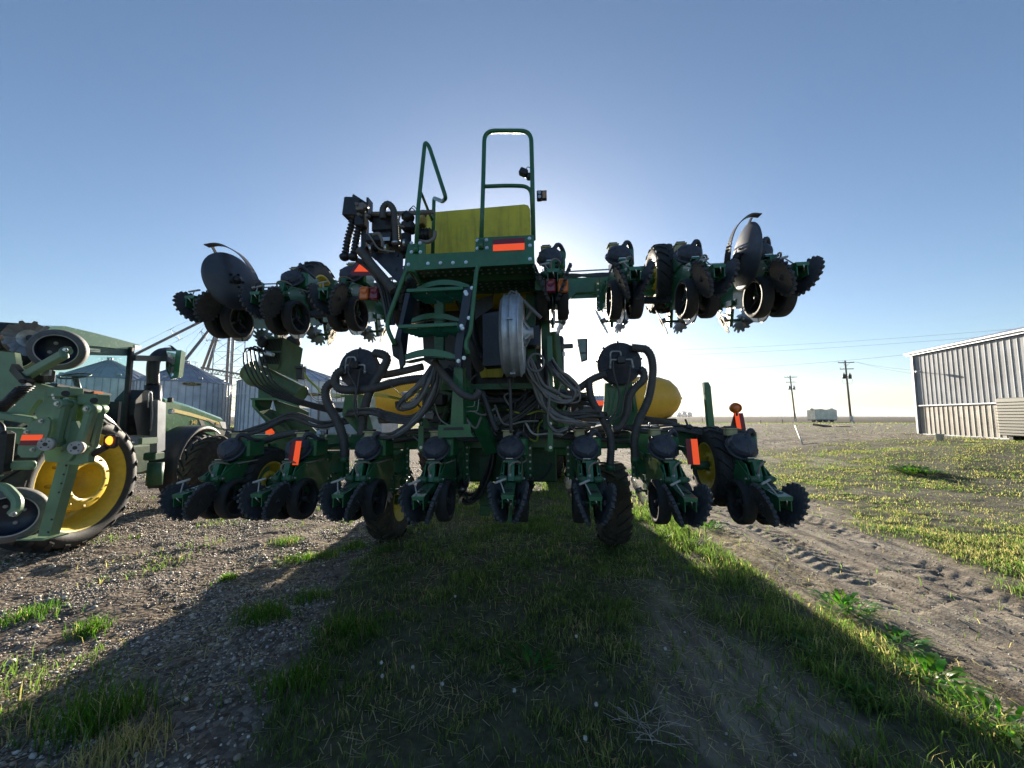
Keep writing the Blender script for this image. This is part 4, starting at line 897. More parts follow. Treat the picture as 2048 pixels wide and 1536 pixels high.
hose([(1212, 748), (1187, 757), (1162, 774), (1134, 796), (1120, 812, .5)], yq, .040, HOSE, .09, .026, 'vacuum_hose', 14)
hose([(1178, 762), (1179, 780), (1185, 803), (1203, 835), (1218, 865), (1222, 892), (1220, 930)], yq - .03, .040, HOSE, .09, .026, 'vacuum_hose', 14)
hose([(748, 706), (765, 709), (774, 718), (764, 742), (742, 778), (729, 820), (724, 870)], yq, .050, HOSE, .09, .026, 'vacuum_hose', 14)
hose([(690, 738), (674, 748), (671, 766), (684, 779), (729, 779), (758, 774), (803, 762), (850, 757), (862, 765)], yq - .02, .048, HOSE, .09, .026, 'vacuum_hose', 14)
hose([(672, 762), (656, 772), (651, 787), (658, 812), (676, 845), (687, 880), (689, 915)], yq + .03, .050, HOSE, .09, .026, 'vacuum_hose', 14)
hose([(752, 752), (790, 746), (846, 733)], yq + .2, .045, HOSE, name='suction_pipe', n=12)
for (px, py) in ((1270, 914), (1220, 929), (689, 914)): g = MB(); p = A(px, py, yq - .02); g.cyl(p, p + V((0, 0, -.06)), .046, 14); part('hose_cap', GREEN_D, g)
for (pts) in (((1226, 720), (1228, 749), (1239, 788), (1234, 820), (1216, 841)), ((1260, 730), (1258, 755), (1248, 796), (1240, 830), (1215, 845)), ((703, 715), (697, 745), (712, 775), (708, 810), (715, 840)), ((720, 740), (716, 770), (712, 800), (718, 830))): hose(pts, yq - .10, .011, HOSE)
def pedestal(pts, y, side):
    g = MB(); P = P_(y, *pts); g.prism(P, (0, .20, 0)); g.mi = 0; return part('fan_pedestal', GREEN, g)
pedestal([(1212, 766), (1269, 764), (1272, 800), (1276, 838), (1264, 860), (1224, 860), (1208, 826), (1214, 800)], .48, 1)
pedestal([(690, 790), (735, 790), (738, 830), (748, 862), (715, 866), (684, 830)], .52, -1)
facep(.44, [(1210, 766), (1216, 766), (1214, 822), (1207, 828)], .03, GREEN, 'pedestal_flange'); facep(.44, [(1266, 795), (1271, 795), (1276, 822), (1268, 823)], .03, GREEN, 'pedestal_flange')
# ---- bulk fill blower at the left
yb = .75
g = MB(); P0 = P_(yb, (533, 677), (566, 675), (559, 731), (521, 729)); P1 = [A(px, py, yb + .32) for (px, py) in ((560, 690), (606, 697), (596, 763), (552, 740))]
TL, TR, BR, BL = P0; d_ = V((.0, 0, 0))
SR = [A(606, 697, yb + .15), A(596, 763, yb + .15)]; LT = A(552, 742, yb + .02)
bk = V((0.12, .45, 0)); g.add([TL, TR, BR, BL, TL + bk, SR[0], SR[1], BL + bk, LT], [(0, 3, 2, 1), (1, 8, 6, 5), (1, 2, 8), (0, 1, 5, 4), (4, 5, 6, 7), (0, 4, 7, 3), (3, 7, 6, 8, 2)])
bl = part('blower_cowl', GREEN_F, g)
g = MB()
for k in range(12):
    t = (k + .5) / 12; a = TL.lerp(TR, t); b = BL.lerp(BR, t)
    for (u0, u1) in ((.04, .48), (.54, .96)): g.beam(a.lerp(b, u0) + V((0, -.006, 0)), a.lerp(b, u1) + V((0, -.006, 0)), .007, .012, up=(0, 1, 0))
g.build('cowl_grille', BLK, bl)
g = MB(); p = A(587, 690, yb + .2); g.lathe([(.0, .11), (.07, .11), (.088, .09), (.088, .02), (.075, .0), (.05, -.02)], p, (-.15, .2, 1), 24); part('air_filter', BLKD, g)
g = MB(); g.ell(A(524, 684, yb - .05), (.06, .06, .08)); part('breather', BLKD, g)
g = MB(); g.tube(spl(P_(yb + .1, (500, 740), (512, 748), (535, 755), (565, 770), (603, 789)), 8), lambda t: .150 - .035 * min(1, t * 1.6), 22); g.ell(A(511, 750, yb + .1), (.15, .15, .16), 20, 12); g.lathe([(.115, 0), (.125, .01), (.125, .03), (.112, .04)], A(603, 789, yb + .1) + V((-.03, 0, .01)), (1, 0, -.45), 22); part('blower_duct', GREEN_F, g)
g = MB(); g.prism(P_(yb - .1, (517, 770), (540, 778), (545, 800), (516, 800)), (0, .25, 0)); part('duct_support', GREEN_D, g)
g = MB(); g.prism(P_(yb - .15, (500, 796), (548, 795), (597, 811), (600, 816), (552, 800), (502, 800)), (0, .4, 0)); part('bracket_shelf', GREEN, g)
g = MB(); g.add(P_(yb - .12, (504, 798), (504, 813), (560, 876), (596, 876), (552, 822, yb + .1), (540, 818, yb + .1), (546, 799, yb + .1)), [(0, 1, 2, 3, 4, 5, 6)]); g.prism(P_(yb + .12, (546, 800), (600, 816), (616, 824), (615, 846), (636, 866), (632, 876), (590, 876), (552, 822)), (0, .02, 0)); part('blower_gusset', GREEN_F, g); g = MB(); g.prism(P_(yb - .12, (504, 798), (504, 813), (560, 876), (566, 876), (510, 812), (510, 798)), (0, .26, 0)); part('blower_bracket', GREEN, g)
for k in range(6): hose([(487 + 7 * k, 705 - 3 * k), (490 + 8 * k, 735 - 3 * k), (512 + 7 * k, 772 - 2 * k), (560 + 4 * k, 797 - 1.5 * k), (610, 812 - 2 * k), (660, 824 - 2 * k), (700, 820)], yb - .12 - .01 * k, .010, BLK)
for k in range(3): hose([(489 + 8 * k, 704 - 2 * k), (493 + 8 * k, 697 - 2 * k), (503 + 9 * k, 698), (520 + 6 * k, 704)], yb - .13, .011, BLK)
g = MB(); g.box(A(530, 705, yb - .1), (.18, .06, .06), rot=(0, R(18), 0), bev=.01); g.box(A(521, 722, yb - .08), (.035, .04, .12)); g.box(A(541, 708, yb - .14), (.10, .05, .05), rot=(0, R(20), 0), bev=.01); part('blower_valve', ALU, g)
g = MB(); g.box(A(602, 747, yb + .05), (.08, .1, .16), bev=.01); g.box(A(601, 735, yb + .02), (.1, .1, .03)); part('blower_motor', BLK, g)
YG = mat('yellow_green_line', (.30, .36, .04), .4, var=.1)
for k in range(5): hose([(608, 745 + 2 * k), (625 + 2 * k, 765 + 3 * k), (650, 782 + 3 * k), (690, 790 + k), (749, 786 + 1.5 * k), (817, 799 + .8 * k)], yb - .1, .004, YG, name='chemical_line', n=5)
for k in range(2): hose([(608, 757), (618, 785), (632 + 4 * k, 802 - 3 * k), (660, 800 - 4 * k), (690, 792)], yb - .1, .004, HOSEL, name='chemical_line', n=5)
# ---- marker discs with their scrapers
for (s, cx, cy, nm, band, st) in ((-1, 466, 563, (.955, -.24, .13), ((413, 492), (432, 489), (452, 493), (482, 511), (503, 538), (515, 566), (518, 590, .05)), ((424, 492), (437, 516, .0))),
                                  (1, 1490, 514, (-.95, .04, .06), ((1520, 431), (1500, 431), (1482, 443), (1468, 462), (1459, 490), (1453, 530, .05)), ((1503, 436), (1468, 515, 0.0)))):
    yk = -.10 if s < 0 else -.1; c = A(cx, cy, yk); nm = V(nm).normalized(); g = MB(); R0 = .325
    g.lathe([(0, .055), (.08, .052), (.16, .042), (.24, .024), (.30, .004), (R0, -.006), (R0, -.010), (.30, .0), (.24, .019), (.16, .037), (.08, .047), (0, .05)], c, nm, 48)
    dsc = part('marker_disc', mat('blued_steel', (.10, .105, .12), .42, metal=.6, dust=.6, dustcol=(.13, .12, .11), scale=3), g); g = MB(); g.ell(c + nm * .07, (.045, .045, .045), 12, 8); 
    x, y, z = frame_from(c, c + nm)
    for k in range(5): a = 2 * pi * k / 5; g.bolt(c + nm * .055 + x * cos(a) * .075 + y * sin(a) * .075, nm, .010, .02)
    g.cyl(c - nm * .05, c - nm * .0, .05, 12); g.build('disc_hub', BLK, dsc)
    g = MB(); pts = spl(P_(yk - .04, *band), 6)
    for i in range(len(pts) - 1): g.beam(pts[i], pts[i + 1] + (pts[i + 1] - pts[i]) * .05, .010, .075, up=(0, 1, 0) if True else None)
    g.beam(*P_(yk - .02, *st), .035, .010, up=(1, 0, 0)); part('marker_band', mat('grey_band', (.10, .10, .11), .5, dust=.4) if s < 0 else bpy.data.materials['grey_band'], g)
    e = c + V((-s * .05, .1, 0)); g = MB(); g.beam(c - nm * .06, V((c.x - s * .45, .55, c.z - .22)), .06, .09, bev=.008); g.beam(V((c.x - s * .45, .55, c.z - .22)), V((c.x - s * .9, .85, c.z - .12)), .06, .08, bev=.008); part('marker_arm', BLK, g)
# ---- rear edge markers of the lower wing (amber ball lamp on a reflector, green end post)
g = MB(); a = A(1422, 864, .7); b = A(1413, 768, .7); g.beam(a, b + V((0, 0, -.03)), .075, .06, up=(0, 1, 0), bev=.006); g.prism([b + V((-.038, -.03, -.04)), b + V((.038, -.03, -.04)), b + V((.012, -.03, .02)), b + V((-.038, -.03, .02))], (0, .06, 0)); g.mi = 1
for k in range(4): q = a.lerp(b, .2 + .2 * k); g.cyl(q + V((-.043, 0, 0)), q + V((-.036, 0, 0)), .008, 8)
part('wing_end_post', [GREEN, BLK], g)
o_ = refl(.60, [(1469, 826), (1486, 826), (1492, 858), (1474, 858)], split='v', frac=.5)
o_.data.materials[0] = ORANGE; o_.data.materials[1] = REDT
g = MB(); p = A(1476, 836, .62); g.prism(P_(.625, (1460, 858), (1468, 830), (1474, 827), (1486, 826), (1492, 862)), (0, .01, 0)); part('lamp_plate', BLK, g)
g = MB(); c = A(1471, 816, .62); g.ell(c, (.062, .050, .062), 18, 12); g.lathe([(.045, -.05), (.052, -.045), (.052, .045), (.045, .05)], c, (0, 1, 0), 18); g.mi = 1; g.cyl(c + V((0, 0, -.09)), c + V((0, 0, -.05)), .024, 10); part('warning_lamp', [AMBER, BLK], g)
g = MB(); g.prism(P_(1.0, (556, 845), (562, 842), (570, 856), (560, 860)), (0, .01, 0)); g.mi = 1; g.prism(P_(1.0, (551, 838), (556, 838), (562, 852), (554, 858)), (0, .008, 0)); g.box(A(540, 862, 1.02), (.09, .05, .14)); part('reflector', [REDT, ORANGE], g)
# ---- hose looms in the middle
def loom(pts, y, n, r, spread, m, seed):
    r *= 1.25; n += 1
    rg = random.Random(seed); gl = []
    for k in range(n):
        a = rg.uniform(0, 2 * pi); e = rg.uniform(.2, 1) * spread; P = P_(y, *pts); w0 = rg.uniform(-1, 1)
        Q = [p + V((cos(a) * e, sin(a) * e * .7, sin(a + w0) * e)) + V((rg.uniform(-1, 1), rg.uniform(-1, 1), rg.uniform(-1, 1))) * spread * .35 for p in P]
        g = MB(); g.tube(spl(Q, 7), r * rg.uniform(.75, 1.25), 7); part('hydraulic_hose', m if k % 3 else HOSE, g)
loom([(1050, 720), (1062, 745), (1082, 775), (1098, 790), (1126, 803), (1147, 798), (1151, 782), (1134, 765), (1110, 742), (1096, 715, .3)], -.15, 8, .011, .045, HOSEL, 1)
loom([(1060, 740), (1075, 775), (1088, 810), (1112, 832), (1150, 846), (1185, 850, .3)], -.12, 6, .012, .05, HOSEL, 2)
loom([(1070, 720, .1), (1085, 770), (1097, 810), (1130, 832), (1178, 827), (1215, 832, .5)], -.05, 4, .013, .04, HOSE, 3)
loom([(1088, 700, .2), (1098, 790), (1095, 840), (1112, 862), (1135, 856)], -.15, 2, .009, .01, HOSEL, 4)
loom([(870, 720, .1), (858, 760), (838, 800), (812, 814), (802, 806), (822, 786), (846, 762), (862, 735, .2)], -.12, 8, .011, .04, HOSEL, 5)
loom([(880, 730), (868, 780), (842, 825), (806, 857), (776, 868), (740, 866, .4)], -.1, 6, .012, .05, HOSEL, 6)
loom([(875, 750), (862, 800), (822, 837), (776, 832), (745, 822), (690, 826, .6)], -.02, 5, .014, .04, HOSE, 7)
loom([(700, 838, .6), (640, 850, .5), (580, 835, .5), (520, 858, .4), (470, 872, .3)], .5, 5, .014, .05, HOSE, 8)
loom([(640, 900, .5), (600, 868), (560, 872), (520, 885), (480, 880), (455, 868)], .35, 3, .022, .02, BLK, 9)
loom([(1230, 850, .5), (1290, 862), (1350, 858), (1400, 862), (1450, 866), (1500, 870)], .45, 6, .013, .04, HOSE, 10)
loom([(1290, 838, .6), (1340, 848), (1385, 868), (1400, 872, .5)], .5, 2, .02, .02, HOSE, 13)
loom([(890, 740, .4), (960, 790), (1040, 800), (1110, 790), (1180, 800, .5)], .35, 6, .02, .07, BLK, 11)
loom([(1000, 850), (1050, 815), (1090, 770), (1085, 720)], .15, 5, .013, .05, HOSE, 12)
loom([(760, 878), (850, 868), (950, 872), (1050, 862), (1150, 868), (1250, 872)], .55, 7, .013, .06, HOSE, 14)
loom([(900, 900, .6), (920, 960), (930, 1000), (960, 985), (985, 930), (990, 890)], .7, 6, .012, .08, BLK, 15)
hose([(1055, 960), (1080, 958), (1095, 945), (1105, 925)], .3, .011, BLK)
rg = random.Random(8)
for k in range(30):
    x0 = rg.uniform(840, 1140); y0 = rg.uniform(735, 850); x1 = x0 + rg.uniform(-110, 110); y1 = min(872, y0 + rg.uniform(-20, 70)); yy = rg.uniform(-.05, .5)
    hose([(x0, y0), ((x0 * 2 + x1) / 3 + rg.uniform(-12, 12), y0 + rg.uniform(5, 40)), ((x0 + 2 * x1) / 3 + rg.uniform(-12, 12), y1 + rg.uniform(-5, 25)), (x1, y1)], yy, rg.uniform(.004, .013), [HOSEL, BLK, HOSE, HOSEL, YG, STEELP][k % 6], name='hydraulic_hose' if k % 6 != 4 else 'chemical_line', n=6, k=6)
# valve blocks and fittings
rg = random.Random(5)
for k in range(44):
    px = rg.uniform(800, 1180); py = rg.uniform(770, 868)
    if k < 10: px = rg.uniform(640, 760) if k < 5 else rg.uniform(1290, 1400); py = rg.uniform(852, 872)
    c = A(px, py, rg.uniform(.2, .75)); g = MB(); g.box(c, (rg.uniform(.03, .12), rg.uniform(.04, .1), rg.uniform(.03, .08)), rot=(rg.uniform(-.3, .3), rg.uniform(-.4, .4), rg.uniform(-.5, .5)), bev=.005)
    for j in range(3): d = V((rg.uniform(-1, 1), rg.uniform(-1, .2), rg.uniform(-1, 1))).normalized(); g.cyl(c, c + d * rg.uniform(.06, .11), .011, 6)
    part('valve_fitting', [GALV, BLK, ALU, BLK][k % 4], g)
g = MB()
for k in range(5): g.box((-1.0 + .42 * k + rg.uniform(-.1, .1), .95, 1.75 + rg.uniform(-.05, .15)), (.16, .12, .12), bev=.01)
part('manifold', BLK, g)
for (x, z0, z1) in ((-1.15, 1.5, 2.6), (.62, 1.5, 2.9), (-.4, 1.5, 2.3)): g = MB(); g.beam((x, 1.15, z0), (x * .8 + .0, 1.0, z1), .10, .12, bev=.01); part('frame_post', GREEN_D, g)
g = MB(); g.box((-.28, 1.15, 2.12), (1.9, .12, .14), bev=.01); g.beam((-1.1, 1.2, 1.6), (.6, 1.2, 2.1), .06, .08); g.beam((.6, 1.22, 1.6), (-.5, 1.2, 2.2), .06, .08); part('frame_cross', GREEN_D, g)
for (x, s) in ((-1.0, 1), (.35, -1)): g = MB(); g.cyl((x, .9, 1.6), (x + s * .25, .9, 2.3), .045, 14); g.mi = 1; g.cyl((x + s * .25, .9, 2.3), (x + s * .38, .9, 2.65), .022, 12); part('lift_cylinder', [GREEN_D, STEEL], g)
# ================================================================ GREEN TRACTOR ON THE LEFT
TLOC, TROT = (-5.93, 5.47, 0), (0, 0, R(8)); TF = Frame(TLOC, TROT)
TR_ = empty('tractor', TLOC, TROT, cat='tractor', label='green tractor with yellow wheels and glazed cab parked on the gravel at the left')
def S(x, *pp): return [TF.atx(px, py, x) for (px, py) in pp]
def tp(name, m, g, parent=None): return g.build(name, m, parent or TR_)
def sidep(x0, x1, pts, name, m, parent=None):
    P = S(x0, *pts); g = MB(); g.prism(P, (x1 - x0, 0, 0)); return tp(name, m, g, parent)
GLASS = bpy.data.materials.new('tinted_cab_glass'); GLASS.use_nodes = True; n = GLASS.node_tree; b = n.nodes['Principled BSDF']
tb = n.nodes.new('ShaderNodeBsdfTransparent'); tb.inputs[0].default_value = (.93, .99, .98, 1); b.inputs['Base Color'].default_value = (.25, .45, .42, 1); b.inputs['Roughness'].default_value = .08; mx = n.nodes.new('ShaderNodeMixShader'); mx.inputs[0].default_value = .05
n.links.new(tb.outputs[0], mx.inputs[1]); n.links.new(b.outputs[0], mx.inputs[2]); n.links.new(mx.outputs[0], n.nodes['Material Output'].inputs[0])
def bigwheel(parent, loc, R_, w_, rim, side, deep=True, rot=(0, 0, 0)):
    m = MB(); h = w_ / 2
    prof = [(rim, -h * .8), (rim + .04, -h * .98), (R_ * .85, -h * 1.04), (R_ * .95, -h * .92), (R_ * .965, -h * .5), (R_ * .968, 0), (R_ * .965, h * .5), (R_ * .95, h * .92), (R_ * .85, h * 1.04), (rim + .04, h * .98), (rim, h * .8)]
    m.lathe(prof, (0, 0, 0), (1, 0, 0), 64); tread(m, R_ * .955, w_ * 1.04, 22, .055, .048, sgn=-1); t = m.build('tyre', RUB, parent, loc, rot)
    r = MB(); s = side
    pr = [(rim + .018, h * .80), (rim + .022, h * .86), (rim - .0, h * .86), (rim - .012, h * .70), (rim - .05, h * .62), (rim - .055, h * .40), (rim - .075, h * .34), (rim - .08, h * .1), (rim - .10, h * .0), (rim - .115, -h * .3), (rim * .70, -h * .42), (rim * .64, -h * .3)]
    if deep: pr += [(rim * .60, h * .55), (rim * .57, h * .85), (rim * .46, h * .95), (rim * .44, h * 1.0), (rim * .36, h * 1.0), (rim * .35, h * .9), (rim * .34, -h * .2), (rim * .20, -h * .25), (rim * .18, -h * .1), (0.0, -h * .1)]
    else: pr += [(rim * .45, h * .1), (rim * .40, h * .5), (rim * .2, h * .55), (0, h * .55)]
    r.lathe([(a, s * b_) for a, b_ in pr], (0, 0, 0), (1, 0, 0), 56)
    r.lathe([(rim + .018, -s * h * .8), (rim - .03, -s * h * .7), (rim - .10, -s * h * .3)], (0, 0, 0), (1, 0, 0), 48)
    for k in range(10):
        a = 2 * pi * k / 10
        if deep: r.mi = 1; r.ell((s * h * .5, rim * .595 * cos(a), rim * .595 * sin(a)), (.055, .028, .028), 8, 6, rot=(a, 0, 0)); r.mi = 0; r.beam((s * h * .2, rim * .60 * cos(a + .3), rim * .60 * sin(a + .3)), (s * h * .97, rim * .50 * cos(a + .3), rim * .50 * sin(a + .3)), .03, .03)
        r.bolt((s * (h * 1.0 if deep else h * .55), rim * .40 * cos(a), rim * .40 * sin(a)), (s, 0, 0), .010, .02)
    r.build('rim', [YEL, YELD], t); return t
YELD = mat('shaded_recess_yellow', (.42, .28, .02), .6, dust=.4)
bigwheel(TR_, (-.23, 0, .895), .90, .46, .66, 1)
bigwheel(TR_, (-2.5, 0, .895), .90, .46, .66, -1)
bigwheel(TR_, (-.52, 3.0, .71), .72, .42, .47, 1, False)
bigwheel(TR_, (-2.2, 3.0, .71), .72, .42, .47, -1, False)
# fenders
g = MB(); 
for (cx, cy, cz, r_, x0, x1, a0, a1) in ((0, 3.0, .72, .86, -.78, -.27, 55, 200),):
    k = 16; P = []
    for i in range(k + 1):
        a = R(a0 + (a1 - a0) * i / k); e = .06
        for (dx, dr) in ((x0, 0), (x0 + .02, .02), (x1 - .05, .02), (x1, -.02), (x1 - .01, -.06)): P.append((dx, cy + (r_ + dr) * cos(a), cz + (r_ + dr) * sin(a)))
    g.add(P, [(i * 5 + j, i * 5 + j + 1, i * 5 + 6 + j, i * 5 + 5 + j) for i in range(k) for j in range(4)], True)
tp('front_fender', BLK, g)
g = MB(); k = 14; P = []
for i in range(k + 1):
    a = R(18 + 120 * i / k)
    for (dx, dr) in ((-.95, 0), (-.93, .03), (-.30, .03), (-.26, .0), (-.26, -.05)): P.append((dx, (1.02 + dr) * cos(a), .95 + (1.02 + dr) * sin(a)))
g.add(P, [(i * 5 + j, i * 5 + j + 1, i * 5 + 6 + j, i * 5 + 5 + j) for i in range(k) for j in range(4)], True); tp('rear_fender', BLK, g)
# bonnet
hx = -.98; top = [(330, 800), (348, 806), (380, 815), (415, 828), (446, 840)]; g = MB()
T = S(hx, *top); Bm = S(hx, (325, 862), (345, 862), (385, 855), (412, 866), (447, 880)); n5 = 5
rows = []
for (dx, up_) in ((0, 0), (-.06, .06), (-.22, .115), (-.42, .13), (-.62, .115), (-.78, .06), (-.84, 0)): rows.append([t + V((dx, 0, up_)) for t in T])
allr = [Bm] + rows + [[q + V((-.84, 0, 0)) for q in Bm]]; P = [p for r__ in allr for p in r__]; m_ = len(allr)
g.add(P, [(i * 5 + j, (i + 1) * 5 + j, (i + 1) * 5 + j + 1, i * 5 + j + 1) for i in range(m_ - 1) for j in range(4)] + [tuple(i * 5 + 4 for i in range(m_))] + [tuple(i * 5 for i in range(m_))[::-1]], False)
GRT = mat('glossy_green_paint', (.012, .14, .045), .25, coat=.5, dust=.08, updust=.0, var=.1); hood = tp('bonnet', GRT, g)
sidep(hx + .008, hx + .003, [(346, 817), (380, 825), (415, 836), (442, 846), (442, 851), (415, 841.5), (380, 832), (346, 824)], 'yellow_stripe', YEL, hood)
sidep(hx + .010, hx + .004, [(397, 838), (407, 842), (413, 856), (403, 852)], 'side_vent', BLK, hood)
sidep(hx + .010, hx + .004, [(412, 838), (440, 849), (443, 857), (432, 853)], 'black_trim', BLK, hood)
sidep(hx + .012, hx - .40, [(439, 843), (451, 844), (453, 858), (445, 856)], 'headlight', GALV, hood)
sidep(hx + .004, hx - .80, [(430, 858), (452, 862), (451, 880), (432, 880)], 'grille', BLK, hood)
def sidetext(txt, px, py, x, sz, m, parent):
    p = TF.atx(px, py, x); Mx = Matrix.Translation(p) @ Matrix(((0, 0, 1, 0), (1, 0, 0, 0), (0, 1, 0, 0), (0, 0, 0, 1))); text_mesh(txt, sz, m, parent, Mx)
sidetext('340', 388, 845, hx + .006, .14, YEL, hood); sidetext('8R', 434, 847, hx + .014, .10, YEL, hood)
g = MB(); g.box((-1.4, 2.6, .95), (.6, 2.6, .6), bev=.05); g.box((-1.4, .2, .95), (.9, 1.2, .7), bev=.05); g.cyl((-.3, 0, .9), (-2.5, 0, .9), .14, 16); g.cyl((-.5, 3.0, .72), (-2.2, 3.0, .72), .10, 12); tp('chassis', GREEN_D, g)
# cab
cx0, cx1 = -.56, -2.2
g = MB(); P = S(cx0, (60, 655), (130, 652), (190, 666), (240, 679), (280, 690), (276, 699), (235, 697), (150, 688), (90, 680), (50, 676)); g.prism(P, (cx1 - cx0, 0, 0)); tp('cab_roof', GRT, g)
g = MB(); P = S(cx0 - .03, (95, 681), (235, 697), (268, 700), (268, 712), (200, 705), (100, 695)); g.prism(P, (cx1 - cx0 + .06, 0, 0)); tp('roof_lining', BLK, g)
g = MB(); P = S(cx0 + .005, (270, 690), (283, 692), (281, 699), (270, 700)); g.prism(P, (-.3, 0, 0)); tp('roof_lamp', GALV, g)
q = S(cx0, (262, 700), (262, 868), (100, 700), (60, 862)); yf_, yr_ = q[0].y, q[2].y; zt, zb = q[0].z, q[1].z; yr_ = min(q[2].y, q[3].y) + .1
g = MB()
for (x, y) in ((cx0, yf_), (cx1, yf_), (cx0 - .05, yr_), (cx1 + .05, yr_)): g.beam((x, y, zb - .1), (x, y, zt + .05), .07, .07, bev=.01)
g.beam((cx0, yf_, zb + .0), (cx0, yf_ - .9, zb - .0), .05, .06); g.beam((cx0, yf_ - .32, zb), (cx0, yf_ - .32, zb + .55), .05, .30); g.box(((cx0 + cx1) / 2, (yf_ + yr_) / 2, zb - .15), (abs(cx1 - cx0), abs(yf_ - yr_), .25), bev=.03); tp('cab_frame', BLK, g)
g = MB()
for x in (cx0 - .012, cx1 + .012): g.box((x, (yf_ + yr_) / 2, (zt + zb) / 2), (.006, abs(yf_ - yr_) - .06, zt - zb))
for y in (yf_ - .01, yr_ + .01): g.box(((cx0 + cx1) / 2, y, (zt + zb) / 2), (abs(cx1 - cx0) - .08, .006, zt - zb))
tp('window', GLASS, g)
g = MB(); c = TF.atx(150, 752, -1.3); g.tube([c + V((.19 * cos(t), .17 * sin(t), .06 * sin(t))) for t in [2 * pi * k / 24 for k in range(24)]], .014, 8, closed=True); g.cyl(c, c + V((0, .15, -.4)), .04, 10); g.box(c + V((0, .02, 0)), (.3, .05, .02)); tp('steering_wheel', BLK, g)
g = MB(); c = V((-1.35, yr_ + .55, zb + .15)); g.box(c, (.5, .5, .14), bev=.04); g.box(c + V((0, -.24, .38)), (.46, .14, .66), bev=.05); g.box(c + V((.32, .1, .22)), (.10, .5, .08), bev=.02); tp('seat', BLK, g)
g = MB(); g.box(TF.atx(122, 687, cx0 + .02) + V((0, 0, -.12)), (.04, .08, .12), bev=.01); tp('cab_mirror', BLK, g)
g = MB(); a = TF.atx(100, 770, -.42); b_ = TF.atx(212, 790, -.42); g.beam(a, b_, .16, .05, bev=.01); fr = tp('fender_extension', BLK, g)
g = MB(); g.box(TF.atx(196, 786, -.34), (.02, .16, .05), bev=.006); g.build('marker_lamp', AMBER, fr)
# stack, mirror, side box
g = MB(); xx = -.50; P = S(xx, (306, 800), (306, 770), (306, 735)); g.tube([P[0] + V((0, 0, -.25)), P[0], P[1]], .125, 16); g.tube(spl([P[1], P[2]] + S(xx, (310, 718), (322, 707), (340, 704)), 7), .095, 16); tp('exhaust_stack', BLK, g)
g = MB(); a, b_ = S(-.40, (268, 716), (338, 718)); g.beam(a, b_, .04, .10, bev=.008); tp('mirror_arm', BLK, g)
p = TF.atx(346, 728, -.30); g = MB(); w0, h0 = .21, .26
g.add([p + V(v) for v in ((-.12, -.03, .27), (.13, -.0, .27), (.11, .0, -.26), (.0, -.03, -.30), (-.12, .10, .25), (.13, .12, .25), (.11, .12, -.24), (0, .10, -.28), (-.10, -.03, -.1), (-.10, .10, -.1))], [(0, 8, 3, 2, 1), (4, 5, 6, 7, 9), (0, 1, 5, 4), (1, 2, 6, 5), (2, 3, 7, 6), (3, 8, 9, 7), (0, 4, 9, 8)])
mir = tp('side_mirror', GRT, g); g = MB(); g.add([p + V(v) for v in ((-.10, -.034, .24), (.05, -.02, .24), (.04, -.02, .0), (-.085, -.034, -.08))], [(0, 3, 2, 1)]); g.add([p + V(v) for v in ((-.08, -.034, -.11), (.04, -.02, -.03), (.035, -.02, -.22), (.0, -.034, -.26))], [(0, 3, 2, 1)]); g.build('mirror_glass', MIRR, mir)
sidep(-.42, -.75, [(272, 800), (290, 780), (316, 782), (320, 800), (316, 872), (275, 870), (268, 830)], 'air_cleaner_box', BLK, None)
sidep(-.30, -.42, [(316, 800), (332, 806), (330, 900), (314, 906)], 'side_shield', GALV, None)
g = MB(); g.tube(rnd(S(-.34, (296, 815), (296, 784), (303, 784), (305, 830), (301, 862)), .05, 5), .012, 8); tp('grab_handle', GALV, g)
sidep(-.28, -.34, [(285, 876), (316, 874), (316, 886), (284, 889)], 'step_rail', GREEN_P)
g = MB(); g.box(TF.atx(308, 912, -.4), (.2, .25, .14), bev=.02); g.cyl(TF.atx(312, 925, -.4), TF.atx(308, 970, -.4), .12, 16); tp('fuel_tank', GREEN_D, g)
g = MB(); 
for (px, py) in ((341, 800), (343, 823)): g.box(TF.atx(px, py, -.85), (.09, .07, .10), bev=.01)
g.mi = 1; g.box(TF.atx(343, 823, -.83) + V((0, -.04, 0)), (.08, .01, .08)); tp('work_lamp', [BLK, GALV], g)
# ---- bird on the mirror
p = TF.M @ (TF.atx(350, 703, -.30)); bz = p.z + .02
g = MB(); k = 14
def pt(px, py): return pw(px, py, p.y) - p
spine = [pt(*q_) for q_ in ((336, 691.5), (339, 691.8), (341.5, 692), (344, 694), (348, 699), (352, 702.5), (355, 706), (358, 710), (361, 714.5))]
rad = [.001, .006, .014, .018, .030, .032, .022, .012, .010]
def rr(t): i = t * 8; j = min(7, int(i)); return rad[j] + (rad[j + 1] - rad[j]) * (i - j)
pts = spl(spine, 4); g.tube(pts, rr, 10); g.tube([spine[4] + V((0, 0, -.02)), spine[4] + V((.005, 0, -.06))], .003, 5); g.tube([spine[5] + V((0, .01, -.02)), spine[5] + V((.0, .01, -.05))], .003, 5)
bd = g.build('bird', mat('black_feathers', (.015, .015, .02), .4), loc=p, label='small black bird perched on the top of the left tractor mirror', cat='bird')
